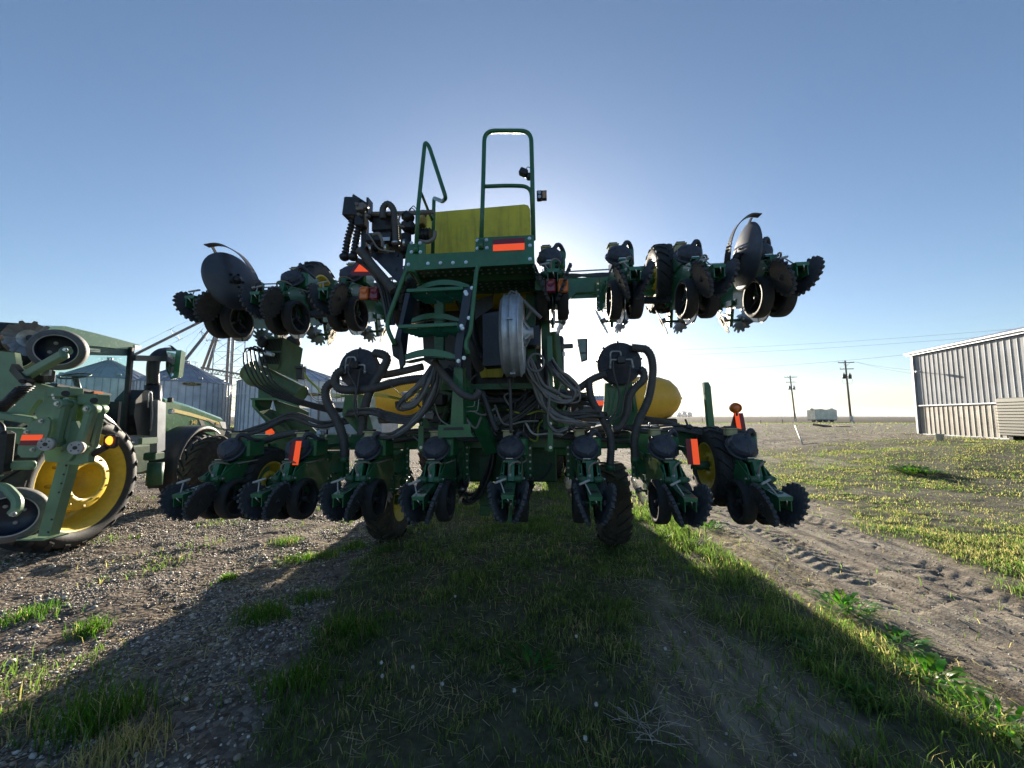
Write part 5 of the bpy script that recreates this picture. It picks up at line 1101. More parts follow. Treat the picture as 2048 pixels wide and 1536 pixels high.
# ================================================================ TRACTOR AHEAD OF THE PLANTER
T2 = empty('tractor', (-.15, 11.6, 0), (0, 0, R(-4)), cat='tractor', label='tractor hitched in front of the planter, only its mirror, stack and fender lights showing')
F2 = Frame((-.15, 11.6, 0), (0, 0, R(-4)))
for (x, y, r_, w_, s) in ((-2.15, 0, 1.04, .5, -1), (1.95, 0, 1.04, .5, 1), (-1.52, 0, 1.04, .5, -1), (1.34, 0, 1.04, .5, 1), (-1.9, 3.1, .75, .42, -1), (1.7, 3.1, .75, .42, 1)): bigwheel(T2, (x, y, r_), r_, w_, r_ * .7, s, False)  # inner dual wheels are added, unseen, to fill gaps in the ground shadow
g = MB(); g.box((-.1, 1.2, 1.2), (.8, 5.4, .7), bev=.06); g.cyl((-2.1, 0, .98), (1.9, 0, .98), .15, 14); g.cyl((-1.9, 3.1, .75), (1.7, 3.1, .75), .1, 14); g.build('chassis', GREEN_D, T2)
g = MB(); g.prism([(-3.0, -.7, 2.35), (-1.0, -.7, 2.4), (-1.0, -.7, 1.75), (-2.1, -.7, 1.5), (-2.75, -.7, 1.9)][::-1], (0, .5, 0)); g.build('sun_block_panel', BLK, T2)  # hidden sloping panel, added to widen the shadow towards the left
g = MB(); g.box((-1.0, 1.3, 1.42), (.9, 2.4, .75), bev=.05); g.box((.80, 1.3, 1.42), (.85, 2.4, .75), bev=.05); g.build('fuel_tank', BLK, T2)  # unseen boxes added and widened to close sunlit slits under the tractor
g = MB(); g.box((-.1, 2.9, 1.95), (.85, 2.6, .8), bev=.12); g.build('bonnet', GRT, T2)
g = MB(); g.box((-.1, .5, 2.35), (1.5, 1.5, 1.3), bev=.05); g.build('cab', BLK, T2); g = MB(); g.box((-.1, .5, 3.02), (1.6, 1.7, .16), bev=.05); g.build('cab_roof', GRT, T2)
for (pa, pb, s) in (((1160, 812), (1212, 842), 1), ((797, 797), (822, 842), -1)):
    g = MB(); a = F2.at(pa[0], 812, -.9); b_ = F2.at(pb[0], 812, -.9); g.box(((a.x + b_.x) / 2, -.1, a.z - .25), (abs(a.x - b_.x) + .1, 1.3, .1), bev=.03); g.box(((a.x + b_.x) / 2, -.85, a.z - .22), (abs(a.x - b_.x), .08, .42), bev=.03); g.box((s * 1.5 - .1, .1, 2.12), (1.6, 1.5, .42), bev=.1); f_ = g.build('fender', BLK, T2)  # real outer fenders; the wide inner block is added to shade the foreground
    g = MB(); c = F2.at(1202 if s > 0 else 806, 806, -.95); g.box(c, (.26, .03, .12)); g.mi = 1; g.box(c + V((0, 0, -.11)), (.26, .03, .08)); g.build('fender_reflector', [ORANGE, REDT], f_)
g = MB(); g.prism([F2.at(*q_, -1.0) for q_ in ((1010, 780), (1021, 803), (999, 803))], (0, .01, 0)); g.build('slow_vehicle_triangle', ORANGE, T2)
g = MB(); c = F2.at(1121, 680, 2.0); g.cyl((c.x, 2.0, 1.9), (c.x, 2.0, c.z + .02), .12, 16); g.ell((c.x, 2.0, c.z + .02), (.12, .12, .14), 14, 8); g.build('exhaust_stack', BLK, T2)
g = MB(); g.beam(F2.at(1105, 694, 1.0), F2.at(1146, 692, 1.0), .06, .16, bev=.01); g.beam(F2.at(1146, 692, 1.0), F2.at(1160, 692, 1.0), .02, .03); g.build('mirror_arm', BLK, T2)
g = MB(); g.prism([F2.at(*q_, 1.0) for q_ in ((1154, 678), (1175, 677), (1175, 720), (1163, 724))], (0, .12, 0)); m2 = g.build('side_mirror', BLK, T2); g = MB(); g.prism([F2.at(*q_, .99) for q_ in ((1156, 680), (1172, 680), (1172, 704), (1159, 705))], (0, .008, 0)); g.prism([F2.at(*q_, .99) for q_ in ((1160, 708), (1172, 707), (1172, 718), (1163, 721))], (0, .008, 0)); g.build('mirror_glass', mat('dusty_mirror', (.10, .13, .12), .3, metal=.3), m2)
g = MB(); g.box(F2.at(1111, 710, 1.0), (.12, .06, .16), bev=.01); g.box(F2.at(1128, 708, 1.1), (.07, .06, .16), bev=.01); g.build('work_lamp', GALV, T2)
# ================================================================ PALE GREEN TILLAGE TOOL AT THE LEFT EDGE
IL = (-4.6, 3.8, 0); IM = empty('tillage_implement', IL, (0, 0, 0), cat='implement', label='pale green tillage implement with parallel links and press wheels, cut off by the left edge')
IO = V(IL)
def ip(px, py, y=0): return pw(px, py, 3.8 + y) - IO
def ib(name, m, g, parent=None): return g.build(name, m, parent or IM)
def iplate(y, pts, t, name, m=None, bolts=(), parent=None):
    g = MB(); g.prism([ip(*q_, y) for q_ in pts], (0, t, 0)); g.mi = 1
    for b__ in bolts: g.bolt(ip(*b__, y), (0, -1, 0), .014, .022)
    return ib(name, [m or GREEN_P, ZINC], g, parent)
iplate(.15, [(-30, 700), (29, 705), (34, 735), (60, 762), (122, 780), (118, 792), (75, 800), (52, 832), (-30, 826)], .05, 'side_plate')
g = MB(); g.beam(ip(-40, 790, .35), ip(66, 806, .3), .20, .17, bev=.02); g.beam(ip(-30, 826, .02), ip(76, 842, .05), .10, .07, bev=.01); g.beam(ip(-40, 868, .3), ip(60, 872, .3), .16, .16, bev=.02); ib('frame_tube', GREEN_P, g)
g = MB(); g.beam(ip(-40, 932, 0), ip(70, 930, 0), .06, .085, bev=.02); ib('lower_bar', GREEN_P, g)
g = MB(); g.cyl(ip(2, 818, -.12), ip(44, 778, -.1), .045, 16); g.mi = 1; g.cyl(ip(44, 778, -.1), ip(58, 770, -.1), .024, 10); g.mi = 0; g.tube([ip(6, 814, -.12).lerp(ip(56, 771, -.1), k / 60) + V((cos(k * 1.2) * .05, sin(k * 1.2) * .05, 0)) for k in range(61)], .007, 5); ib('shock_spring', [BLK, STEELP], g)
iplate(.0, [(68, 822), (88, 800), (92, 785), (102, 778), (123, 779), (119, 800), (112, 832), (100, 850), (80, 848)], .03, 'link_bracket', None, [(110, 790), (112, 796)])
iplate(.10, [(138, 792), (146, 790), (176, 792), (168, 850), (150, 858), (140, 840)], .03, 'link_bracket', mat('yellow_green_paint', (.20, .30, .06), .4, dust=.2), [(167, 804)])
g = MB(); g.box(ip(131, 785, .05), (.22, .14, .10), bev=.01); g.box(ip(188, 799, .12), (.20, .14, .11), bev=.01); g.mi = 1; g.cyl(ip(131, 787, -.03), ip(131, 787, -.05), .03, 10); g.cyl(ip(188, 801, .04), ip(188, 801, .02), .03, 10); ib('link_cap', [GREEN_P, BLK], g)
for (a, b_, y) in (((127, 808), (110, 884), -.04), ((144, 806), (128, 892), .04), ((184, 818), (163, 892), .02), ((199, 818), (182, 898), .10)):
    g = MB(); p, q_ = ip(*a, y), ip(*b_, y); g.beam(p, q_, .09, .075, up=(0, 1, 0), bev=.018); g.cyl(p + V((0, -.05, 0)), p + V((0, .05, 0)), .045, 18); g.cyl(q_ + V((0, -.05, 0)), q_ + V((0, .05, 0)), .05, 18); g.mi = 1; g.bolt(p + V((0, -.05, 0)), (0, -1, 0), .016, .02); ib('parallel_link', [GREEN_P, ZINC], g)
for (px, py, y) in ((98, 888, -.10), (157, 895, -.04)):
    g = MB(); c = ip(px, py, y); ax = V((.25, -1, 0)).normalized(); g.cyl(c, c + ax * .04, .062, 24); g.mi = 1; g.cyl(c + ax * .04, c + ax * .045, .018, 12)
    for k in range(4): x, yy, z = frame_from(c, c + ax); a = pi / 4 + k * pi / 2; g.cyl(c + ax * .04 + x * .04 * cos(a) + yy * .04 * sin(a), c + ax * .044 + x * .04 * cos(a) + yy * .04 * sin(a), .006, 8)
    g.mi = 0; ib('pivot_hub', [STEELP, BLK], g)
iplate(-.14, [(51, 857), (66, 843), (82, 835), (94, 834), (100, 841), (98, 860), (87, 893), (80, 908), (72, 915), (42, 915), (35, 908), (35, 896), (42, 872)], .02, 'reflector_plate', None, [(84, 842), (55, 864), (67, 899)])
g = MB(); g.prism([ip(*q_, -.146) for q_ in ((44, 870), (85.5, 869.5), (82.5, 880.5), (41, 881))], (0, .004, 0)); g.mi = 1; g.prism([ip(*q_, -.146) for q_ in ((41, 881), (82.5, 880.5), (79, 890.5), (37.5, 891))], (0, .004, 0)); ib('reflector', [ORANGE, REDT], g)
iplate(.05, [(88, 900), (130, 885), (160, 900), (178, 905), (176, 925), (150, 930), (90, 922)], .06, 'lower_bracket'); iplate(.02, [(128, 845), (152, 842), (160, 860), (150, 905), (138, 922), (120, 921), (115, 905)], .03, 'link_plate')
iplate(.16, [(150, 850), (164, 848), (152, 925), (136, 925)], .03, 'link_plate')
# jack leg
g = MB(); g.prism([ip(*q_, .1) for q_ in ((116, 922), (137, 922), (95, 1073), (75, 1073))], (0, .012, 0)); g.prism([ip(*q_, .1) for q_ in ((136, 922), (141, 922), (98, 1073), (95, 1073))], (0, .09, 0)); g.mi = 1
for t in (.06, .18, .30, .42, .78, .95): q_ = ip(134 - 40 * t, 922 + 150 * t, .096); g.cyl(q_, q_ + V((0, .004, 0)), .010, 10)
jk = ib('jack_leg', [GREEN_P, BLK], g); g = MB(); g.box(ip(86, 1073.5, .14), (.28, .2, .012)); g.build('foot_plate', GREEN_P, jk)
def presswheel(c, ax, R_, w_, name, tilt=0):
    ax = V(ax).normalized(); g = MB(); g.lathe([(R_ * .70, -w_ / 2), (R_ * .90, -w_ / 2), (R_, -w_ * .3), (R_, w_ * .3), (R_ * .92, w_ / 2), (R_ * .74, w_ / 2)], c, ax, 40); t = ib(name, RUBG, g)
    g = MB(); g.lathe([(R_ * .74, w_ / 2), (R_ * .75, w_ / 2 + .006), (R_ * .70, w_ / 2), (R_ * .68, w_ * .2), (R_ * .66, -w_ * .1), (R_ * .25, -w_ * .2), (0, -w_ * .2)], c, ax, 40); g.mi = 1; g.lathe([(R_ * .75, w_ / 2 + .004), (R_ * .735, w_ / 2 + .010), (R_ * .70, w_ / 2 + .002)], c, ax, 40); x, y, z = frame_from(c, c + ax)
    for k in range(4): a = k * pi / 2 + .4; g.bolt(c + ax * (-w_ * .15) + x * R_ * .35 * cos(a) + y * R_ * .35 * sin(a), ax, .012, .02)
    g.build('wheel_disc', [NAVY, STEELP], t); return t
RUBG = mat('grey_rubber', (.10, .10, .105), .65, dust=.6, dustcol=(.22, .21, .20), bump=.3)
presswheel(ip(118, 700, .25), (.62, -.75, -.12), .215, .20, 'press_wheel'); presswheel(ip(20, 1030, .05), (.70, -.70, -.05), .26, .14, 'press_wheel'); presswheel(ip(34, 712, .55), (.6, -.75, 0), .19, .10, 'press_wheel')
g = MB(); g.beam(ip(130, 708, -.05), ip(42, 757, .1), .07, .085, bev=.012); g.cyl(ip(133, 702, -.02), ip(130, 703, .12), .045, 16); g.mi = 1; g.bolt(ip(131, 700, -.04), (.4, -1, 0), .014, .02); ib('wheel_arm', [GREEN_P, ZINC], g)
g = MB(); g.tube(rnd([ip(-30, 968, 0), ip(12, 975, 0), ip(36, 1000, -.02), ip(34, 1020, -.04), ip(24, 1028, -.05)], .05, 4), .042, 8, smooth=False); g.mi = 1; g.bolt(ip(28, 1028, -.11), (.2, -1, 0), .016, .03); ib('wheel_arm', [GREEN_P, ZINC], g)
g = MB(); c = ip(60, 677, .2); ax = V((.80, -.60, 0)).normalized(); g.disc(c, ax, .19, .008, teeth=12, td=.022, tw=.5, dish=.045); g.mi = 1; g.cyl(c, c + ax * .07, .03, 12); g.bolt(c + ax * .07, ax, .02, .03); ib('notched_disc', [STEEL, CAST], g)
g = MB(); g.cyl(ip(-60, 672, .3), ip(42, 678, .3), .17, 24); ib('roller_drum', BLK, g)
g = MB(); g.beam(ip(28, 735, .12), ip(60, 770, .0), .05, .08); g.cyl(ip(43, 762, -.05), ip(43, 762, .1), .02, 10); g.box(ip(88, 752, .2), (.16, .1, .14), bev=.02); g.mi = 1; g.box(ip(92, 745, .1), (.09, .02, .06)); ib('lamp_mount', [BLK, GALV], g)
hp = [[(60, 690), (90, 730), (84, 770), (60, 768)], [(2, 860), (12, 880), (8, 915), (0, 930)], [(70, 740), (95, 745), (100, 760)]]
for pts in hp: g = MB(); g.tube(spl([ip(px, py, .2) for px, py in pts], 6), .018, 8); ib('hose', BLK, g)
g = MB(); g.box(ip(6, 905, -.05), (.12, .12, .42), bev=.03); g.tube(spl([ip(-10, 840, 0), ip(5, 855, 0), ip(2, 880, 0)], 6), .02, 8); ib('accumulator', BLK, g)
g = MB(); g.tube(spl([ip(178, 912, .1), ip(196, 903, .1), ip(214, 893, .1)], 6), .03, 10); g.box(ip(222, 883, .12), (.12, .07, .14), bev=.02); am = ib('lamp_arm', BLK, g); g = MB(); c = ip(219, 881, .07); g.lathe([(0, .02), (.03, .016), (.045, 0)], c, (-.2, -1, 0), 16); g.build('marker_lamp', AMBLIT, am)
g = MB(); g.beam(ip(-60, 700, .2), ip(-60, 960, .2), .3, .3); g.beam(ip(-60, 860, .3), ip(-40, 850, 2.0), .3, .3); ib('main_frame', GREEN_P, g)
# ================================================================ GRAIN BINS, LEG TOWER, SHED
GCOR = bpy.data.materials.new('corrugated_galvanised'); GCOR.use_nodes = True; n = GCOR.node_tree; N = n.nodes; L = n.links; b = N['Principled BSDF']
b.inputs['Metallic'].default_value = .08; b.inputs['Roughness'].default_value = .45
tc = N.new('ShaderNodeTexCoord'); wv = N.new('ShaderNodeTexWave'); wv.bands_direction = 'Z'; wv.inputs['Scale'].default_value = 3.0; L.new(tc.outputs['Object'], wv.inputs[0]); bp = N.new('ShaderNodeBump'); bp.inputs['Strength'].default_value = .6; bp.inputs['Distance'].default_value = .03; L.new(wv.outputs['Fac'], bp.inputs['Height']); L.new(bp.outputs[0], b.inputs['Normal'])
nz_ = N.new('ShaderNodeTexNoise'); nz_.inputs['Scale'].default_value = .9; nz_.inputs['Detail'].default_value = 7; L.new(tc.outputs['Object'], nz_.inputs[0]); rp = N.new('ShaderNodeValToRGB'); rp.color_ramp.elements[0].color = (.62, .64, .66, 1); rp.color_ramp.elements[1].color = (.84, .85, .86, 1); rp.color_ramp.elements[0].position = .35; rp.color_ramp.elements[1].position = .65; L.new(nz_.outputs['Fac'], rp.inputs[0]); L.new(rp.outputs[0], b.inputs['Base Color'])
ROOFM = mat('grey_bin_roof', (.34, .37, .43), .45, metal=.4, dust=.3, dustcol=(.3, .29, .28), scale=1)
def gbin(cx, cy, r, ez, pz, label, sign=None, nst=44):
    o = empty('grain_bin', (cx, cy, 0), cat='grain bin', label=label, group='galvanised grain bins'); z0 = -.1
    g = MB(); g.lathe([(r, z0), (r, ez)], (0, 0, 0), (0, 0, 1), 88); g.lathe([(r + .03, ez * .72), (r + .06, ez * .73), (r + .03, ez * .74)], (0, 0, 0), (0, 0, 1), 88); g.build('wall', GCOR, o)
    g = MB()
    for k in range(nst): a = 2 * pi * k / nst; g.box(((r + .04) * cos(a), (r + .04) * sin(a), (ez + z0) / 2), (.10, .10, ez - z0), rot=(0, 0, a))
    g.build('stiffeners', GALV, o)
    g = MB(); g.lathe([(r + .14, ez - .06), (.55, pz - .1), (.5, pz), (0, pz + .1)], (0, 0, 0), (0, 0, 1), 66, smooth=False); rf = g.build('roof', ROOFM, o); g = MB()
    for k in range(33): a = 2 * pi * k / 33; g.beam(((r + .14) * cos(a), (r + .14) * sin(a), ez - .02), (.55 * cos(a), .55 * sin(a), pz - .06), .05, .07)
    g.build('roof_ribs', ROOFM, rf)
    for k in range(8): a = 2 * pi * (k + .3) / 8; g = MB(); q = .86 * r; zz = ez + (pz - ez) * (1 - q / r) + .12; g.box((q * cos(a), q * sin(a), zz), (.45, .5, .3), rot=(0, 0, a), bev=.05); g.build('roof_vent', GALV, rf)
    g = MB(); g.cyl((0, 0, pz), (0, 0, pz + .45), .3, 14); g.build('fill_cap', GALV, rf)
    g = MB(); g.tube([(1.1 * cos(t), 1.1 * sin(t), pz + .35) for t in [2 * pi * k / 20 for k in range(20)]], .02, 5, closed=True)
    for k in range(8): a = 2 * pi * k / 8; g.cyl((1.1 * cos(a), 1.1 * sin(a), pz - .35), (1.1 * cos(a), 1.1 * sin(a), pz + .35), .018, 5)
    g.tube([((r - .1 - (r - 1.2) * t) * cos(2.6), (r - .1 - (r - 1.2) * t) * sin(2.6), ez + (pz - ez) * t + .7) for t in (0, .5, 1)], .02, 5); g.build('peak_railing', GALV, rf)
    if sign:
        px, py, w_, h_ = sign; d = (V((cx, cy, 0)) - V((0, 0, 0))); a = math.atan((px - 1024) / 770); ux = V((sin(a), cos(a), 0)); c = V((cx, cy, 0)); tt = c.dot(ux); pe = c - ux * tt; hit = ux * (tt - math.sqrt(max(.01, (r + .16) ** 2 - pe.length ** 2))); pz_ = pw(px, py, hit.y); nm = (V((hit.x, hit.y, 0)) - c).normalized(); tx = V((-nm.y, nm.x, 0)); q = V((hit.x, hit.y, pz_.z)) - V((cx, cy, 0))
        g = MB(); P = [q + tx * (w_ / 2 * sx) + V((0, 0, h_ / 2 * sz)) for sx, sz in ((-1, 0), (-.86, .7), (-.3, .75), (0, 1), (.3, .75), (.86, .7), (1, 0), (.86, -.7), (.3, -.75), (0, -1), (-.3, -.75), (-.86, -.7))]; g.prism(P, nm * .04); sg = g.build('sign', YELD, o)
        g = MB(); P2 = [q + (p_ - q) * .9 + nm * .045 for p_ in P]; g.prism(P2, nm * .004); g.build('sign_panel', BLK, sg)
        Mx = Matrix.Translation(q + nm * .07) @ Matrix((tx, V((0, 0, 1)), nm)).transposed().to_4x4(); text_mesh('SUKUP', h_ * .75, YEL, sg, Mx)
    return o
gbin(-43.6, 51.2, 5.0, 6.15, 8.75, 'grain bin behind the left tractor bonnet, black and yellow oval sign under its roof', (381, 768, 1.95, .42))
gbin(-29.5, 53.5, 7.2, 6.3, 8.6, 'wide grain bin right of the leg tower, its oval sign half hidden by hoses', (627, 789, 1.8, .42), 56)
gbin(-58, 55, 5.2, 7.0, 9.8, 'grain bin farthest left, seen through the cab windows of the left tractor')
gbin(-40.6, 68.5, 5.0, 6.6, 8.9, 'grain bin standing behind the leg tower, mostly hidden by the bin with the sign')
# leg tower
TWX, TWY = pw(453, 800, 58).x, 58.0; tw = empty('leg_tower', (TWX, TWY, 0), cat='tower', label='tall lattice elevator leg tower with two round legs, between the grain bins')
H = pw(453, 560, 58).z; wd = 1.35; g = MB()
for sx in (-1, 1):
    for sy in (-1, 1): g.beam((sx * wd, sy * wd, 0), (sx * wd, sy * wd, H), .09, .09)
nb = int(H / 1.9)
for k in range(nb):
    z0, z1 = k * 1.9, (k + 1) * 1.9
    for sy in (-1, 1): g.beam((-wd, sy * wd, z1), (wd, sy * wd, z1), .05, .05); g.beam((-wd, sy * wd, z0), (wd, sy * wd, z1), .035, .035); g.beam((wd, sy * wd, z0), (-wd, sy * wd, z1), .035, .035)
    for sx in (-1, 1): g.beam((sx * wd, -wd, z0), (sx * wd, wd, z1), .035, .035)
g.build('lattice', GALV, tw)
RUSTY = mat('brown_grey_pipe', (.22, .19, .18), .6, dust=.4)
for x in (-.18, .45): g = MB(); g.cyl((x, 0, 0), (x, 0, H + .5), .2, 14); g.build('elevator_leg', RUSTY, tw)
g = MB(); g.box((.1, 0, H + .6), (1.6, 1.2, 1.2), bev=.1); g.build('head_housing', GALV, tw)
for k in range(5): 
    g = MB(); z = 3 + 5 * k
    if z < H: g.box((-.9, -wd - .4, z), (1.2, .8, .06)); g.tube([(-1.5, -wd - .8, z + 1), (-.3, -wd - .8, z + 1)], .02, 5); g.build('landing', GALV, tw)
def spout(a, b_, label, ya, yb_, tr=True):
    P, Q = pw(*a, ya), pw(*b_, yb_); o = MB(); o.cyl(V((0, 0, 0)), Q - P, .19, 12); D = (Q - P)
    s_ = empty('grain_spout', P, cat='spout', label=label, group='grain spouts from the leg tower'); o.build('pipe', RUSTY, s_); g = MB(); up = V((0, 0, 1)); x, y, z = frame_from(P, Q)
    if tr:
        for t in (.12, .62) if D.length > 20 else (.45,):
            c = D * t
            for s in (-1, 1): g.beam(c, c + y * .95 * s + z * .3, .05, .05); g.beam(c + z * .6, c + y * .95 * s + z * .3, .05, .05); g.beam(c + y * .95 * s + z * -.2, c + y * .95 * s + z * .8, .05, .05)
        for s in (-1, 1): g.tube([V((0, 0, 0)), D * .12 + y * .95 * s, D * .62 + y * .95 * s, D], .014, 4)
        g.build('truss', GALV, s_)
spout((262, 713), (440, 624), 'longest grain spout, running down left to the far bin', 54, 58); spout((371, 719), (444, 628), 'grain spout ending on the peak of the bin with the sign', 51.2, 58)
spout((404, 741), (446, 628), 'steeper grain spout dropping beside the tower', 60, 58, False); spout((414, 741), (449, 628), 'steepest grain spout, nearest the tower', 57, 58, False)
a, b_ = pw(402, 739, 56.5), pw(512, 758, 56.5); g = MB(); D = b_ - a
g.beam((0, 0, .3), D + V((0, 0, .3)), .25, .28); g.beam((0, 0, -.35), D + V((0, 0, -.35)), .08, .08)
for k in range(16): t = k / 16; g.beam(D * t + V((0, 0, -.35)), D * (t + 1 / 32) + V((0, 0, .25)), .05, .05); g.beam(D * (t + 1 / 32) + V((0, 0, .25)), D * (t + 1 / 16) + V((0, 0, -.35)), .05, .05)
g.build('overhead_conveyor', RUSTY, loc=a, label='horizontal overhead conveyor truss crossing behind the leg tower', cat='conveyor')
# low grey building left of the planter
a = pw(637, 805, 42); c = pw(765, 800, 42); g = MB(); g.box((0, 3, a.z / 2), (c.x - a.x, 6, a.z)); lb = empty('low_building', ((a.x + c.x) / 2, 42, 0), cat='building', label='low pale grey building behind the vacuum fan of the planter')
GRW = mat('pale_grey_wall', (.36, .37, .38), .7, dust=.2, scale=1); g.build('wall', GRW, lb); g = MB(); g.box((0, 3, a.z + .05), (c.x - a.x + .4, 6.4, .12)); g.build('roof', GALV, lb); g = MB(); g.box((-(c.x - a.x) / 2 + .1, -.05, a.z / 2), (.12, .1, a.z)); g.build('corner_trim', WOOD, lb)
a = pw(1150, 785, 60); g = MB(); g.box((0, 0, 1.9), (9, 6, 3.8)); fb_ = empty('low_building', (a.x + 1.5, 62, 0), cat='building', label='small grey roofed building glimpsed right of the hose loops'); g.build('wall', GRW, fb_)
g = MB(); g.prism([(-4.7, -3.2, 3.75), (4.7, -3.2, 3.75), (4.7, 0, 5.0), (-4.7, 0, 5.0)], (0, 0, .1)); g.prism([(-4.7, 3.2, 3.75), (4.7, 3.2, 3.75), (4.7, 0, 5.0), (-4.7, 0, 5.0)], (0, 0, .1)); g.build('roof', GALV, fb_)
# ---- metal shed at the right
WZ = .78; SL = V((23.2, 22.0, WZ)); dirw = V((-.247, -.969, 0)); nrm = V((-.969, .247, 0)); Lw = 14.0; Hh = 4.62
shed = empty('metal_shed', SL, cat='shed', label='galvanised ribbed metal shed cut off by the right edge of the photo')
MET = mat('ribbed_metal_sheet', (.26, .28, .31), .7, metal=.0, dust=.25, dustcol=(.35, .33, .30), scale=.8, streak=.15)
METD = mat('dusty_ribbed_metal_sheet', (.27, .255, .23), .55, metal=.3, dust=.5, dustcol=(.30, .26, .20), scale=.9, streak=.4)
def ribbed(z0, z1, m, name, off=0.0, rib=.30):
    g = MB(); prof = []; t = 0
    while t < Lw:
        prof += [(t, 0), (t + rib * .34, 0), (t + rib * .50, .022), (t + rib * .56, .022), (t + rib * .72, 0), (t + rib * .80, .006), (t + rib * .84, 0)]; t += rib
    P = []
    for (t, d) in prof: q = dirw * t + nrm * (d + off); P += [(q.x, q.y, z0), (q.x, q.y, z1)]
    g.add(P, [(2 * i, 2 * i + 2, 2 * i + 3, 2 * i + 1) for i in range(len(prof) - 1)]); return g.build(name, m, shed)
ribbed(0, 1.62, METD, 'lower_wall', .0); ribbed(1.62, Hh - .16, MET, 'upper_wall', .012)
g = MB(); g.beam(nrm * .06 + V((0, 0, 1.62)), dirw * 4.9 + nrm * .06 + V((0, 0, 1.62)), .05, .06); g.beam(nrm * .04 + V((0, 0, .0)), dirw * Lw + nrm * .04, .05, .12); g.beam(V((0, 0, 0)) + nrm * .05, V((0, 0, Hh)) + nrm * .05, .14, .14, up=nrm); g.build('trim', GALV, shed)
g = MB(); g.beam(dirw * -.35 + nrm * .10 + V((0, 0, Hh - .04)), dirw * Lw + nrm * .10 + V((0, 0, Hh - .04)), .12, .16); g.add([dirw * -.4 + nrm * .22 + V((0, 0, Hh + .05)), dirw * Lw + nrm * .22 + V((0, 0, Hh + .05)), dirw * Lw - nrm * 5 + V((0, 0, Hh + 1.3)), dirw * -.4 - nrm * 5 + V((0, 0, Hh + 1.3))], [(0, 1, 2, 3)]); g.beam(dirw * -.38 + nrm * .22 + V((0, 0, Hh + .02)), dirw * Lw + nrm * .22 + V((0, 0, Hh + .02)), .03, .07); g.build('roof', GALV, shed)
q = -nrm; g = MB(); g.add([V((0, 0, 0)), q * 10, q * 10 + V((0, 0, Hh)), q * 5 + V((0, 0, Hh + 1.25)), V((0, 0, Hh))], [(0, 1, 2, 3, 4)]); g.build('end_wall', MET, shed)
g = MB(); g.tube(spl([dirw * .15 + nrm * .08 + V((0, 0, 3.55)), dirw * .5 + nrm * .3 + V((0, 0, 3.55)), dirw * .9 + nrm * .42 + V((0, 0, 3.5))], 5), .02, 8); g.ell(dirw * 1.0 + nrm * .45 + V((0, 0, 3.46)), (.16, .16, .06), 14, 8); g.build('yard_lamp', GALV, shed)
# cooling unit beside the wall
AC = SL + dirw * 7.3 + nrm * .75; ac = empty('cooling_unit', AC, (0, 0, math.atan2(dirw.y, dirw.x)), cat='cooling unit', label='tan ribbed cooling unit standing on feet against the metal shed')
TAN = mat('tan_enamel', (.24, .235, .20), .45, dust=.3, var=.08); g = MB(); g.box((.3, 0, 1.0), (2.8, .95, 1.55), bev=.03)
ab = g.build('housing', TAN, ac); g = MB()
for k in range(11): g.box((.3, 0, .36 + k * .125), (2.86, 1.02, .03), bev=.01)
g.build('louvres', TAN, ab); g = MB(); 
for x in (-.7, 1.2): g.box((x, 0, .1), (.18, .8, .26), bev=.01)
g.build('foot', BLK, ac); g = MB(); g.ell((-.35, .50, 1.35), (.16, .06, .07)); g.build('handle', GALV, ac)
g = MB(); c = pg(1880, 884, .70); g.lathe([(0, 0), (.11, 0), (.135, .27), (.14, .27), (.14, .29), (.12, .29), (.10, .04), (0, .03)], (0, 0, 0), (0, 0, 1), 20); g.build('bucket', WHITE, loc=(c.x, c.y, hz(c.x, c.y)), label='small white bucket lying on the soil near the shed corner', cat='bucket')
# ---- utility poles
def upole(bx, by, tx, ty, Y, label, rot_, dark):
    b_ = pw(bx, by, Y); t = pw(tx, ty, Y); z0 = min(b_.z, hz(b_.x, Y)) - .2; o = empty('utility_pole', (b_.x, Y, z0), cat='utility pole', label=label, group='utility poles beside the field')
    hgt = t.z - z0; lean = V((t.x - b_.x, 0, hgt)); g = MB(); g.tube([V((0, 0, 0)), lean * .5, lean], lambda q: .20 - .07 * q, 12); g.build('pole', WOOD, o); ux = V((cos(rot_), sin(rot_), 0))
    for k, (f, w_) in enumerate(((.965, 1.75), (.865, 1.45))):
        c = lean * f; g = MB(); g.beam(c - ux * w_ + V((0, -.2, -.05)), c + ux * w_ + V((0, -.2, .05)), .12, .14)
        if k == 0: g.beam(c - ux * .8 + V((0, -.18, 0)), c + V((0, -.15, -.75)), .04, .04); g.beam(c + ux * .8 + V((0, -.18, 0)), c + V((0, -.15, -.75)), .04, .04)
        ca = g.build('crossarm', WOOD, o); g = MB()
        for s in (-.95, -.5, .5, .95): g.cyl(c + ux * w_ * s + V((0, -.2, .05)), c + ux * w_ * s + V((0, -.2, .30)), .045, 8)
        g.build('insulators', GALV, ca)
    for s in (-1, 1):
        c = lean * .75 + ux * .62 * s + V((0, -.1, 0)); g = MB(); g.cyl(c + V((0, 0, -.45)), c + V((0, 0, .35)), .27, 16); g.ell(c + V((0, 0, .35)), (.27, .27, .08), 14, 6); g.beam(c, lean * .75, .08, .12)
        for q in (-.1, .1): g.cyl(c + V((q, 0, .38)), c + V((q, 0, .75)), .05, 8)
        tr = g.build('transformer', BLK if dark else GALV, o); g = MB(); g.tube(spl([c + V((.2 * s, 0, -.2)), c + V((.45 * s, 0, -.8)), c + V((.1 * s, 0, -1.5)), lean * .66], 6), .018, 5); g.build('drop_wire', BLK, tr)
    g = MB(); g.box(lean * .11 + V((-.05, -.25, 0)), (.42, .25, .75), bev=.03); g.box(lean * .04 + V((.05, -.25, .1)), (.55, .22, .6), bev=.03); g.build('meter_box', GALV, o); return o, V((b_.x, Y, z0)), lean
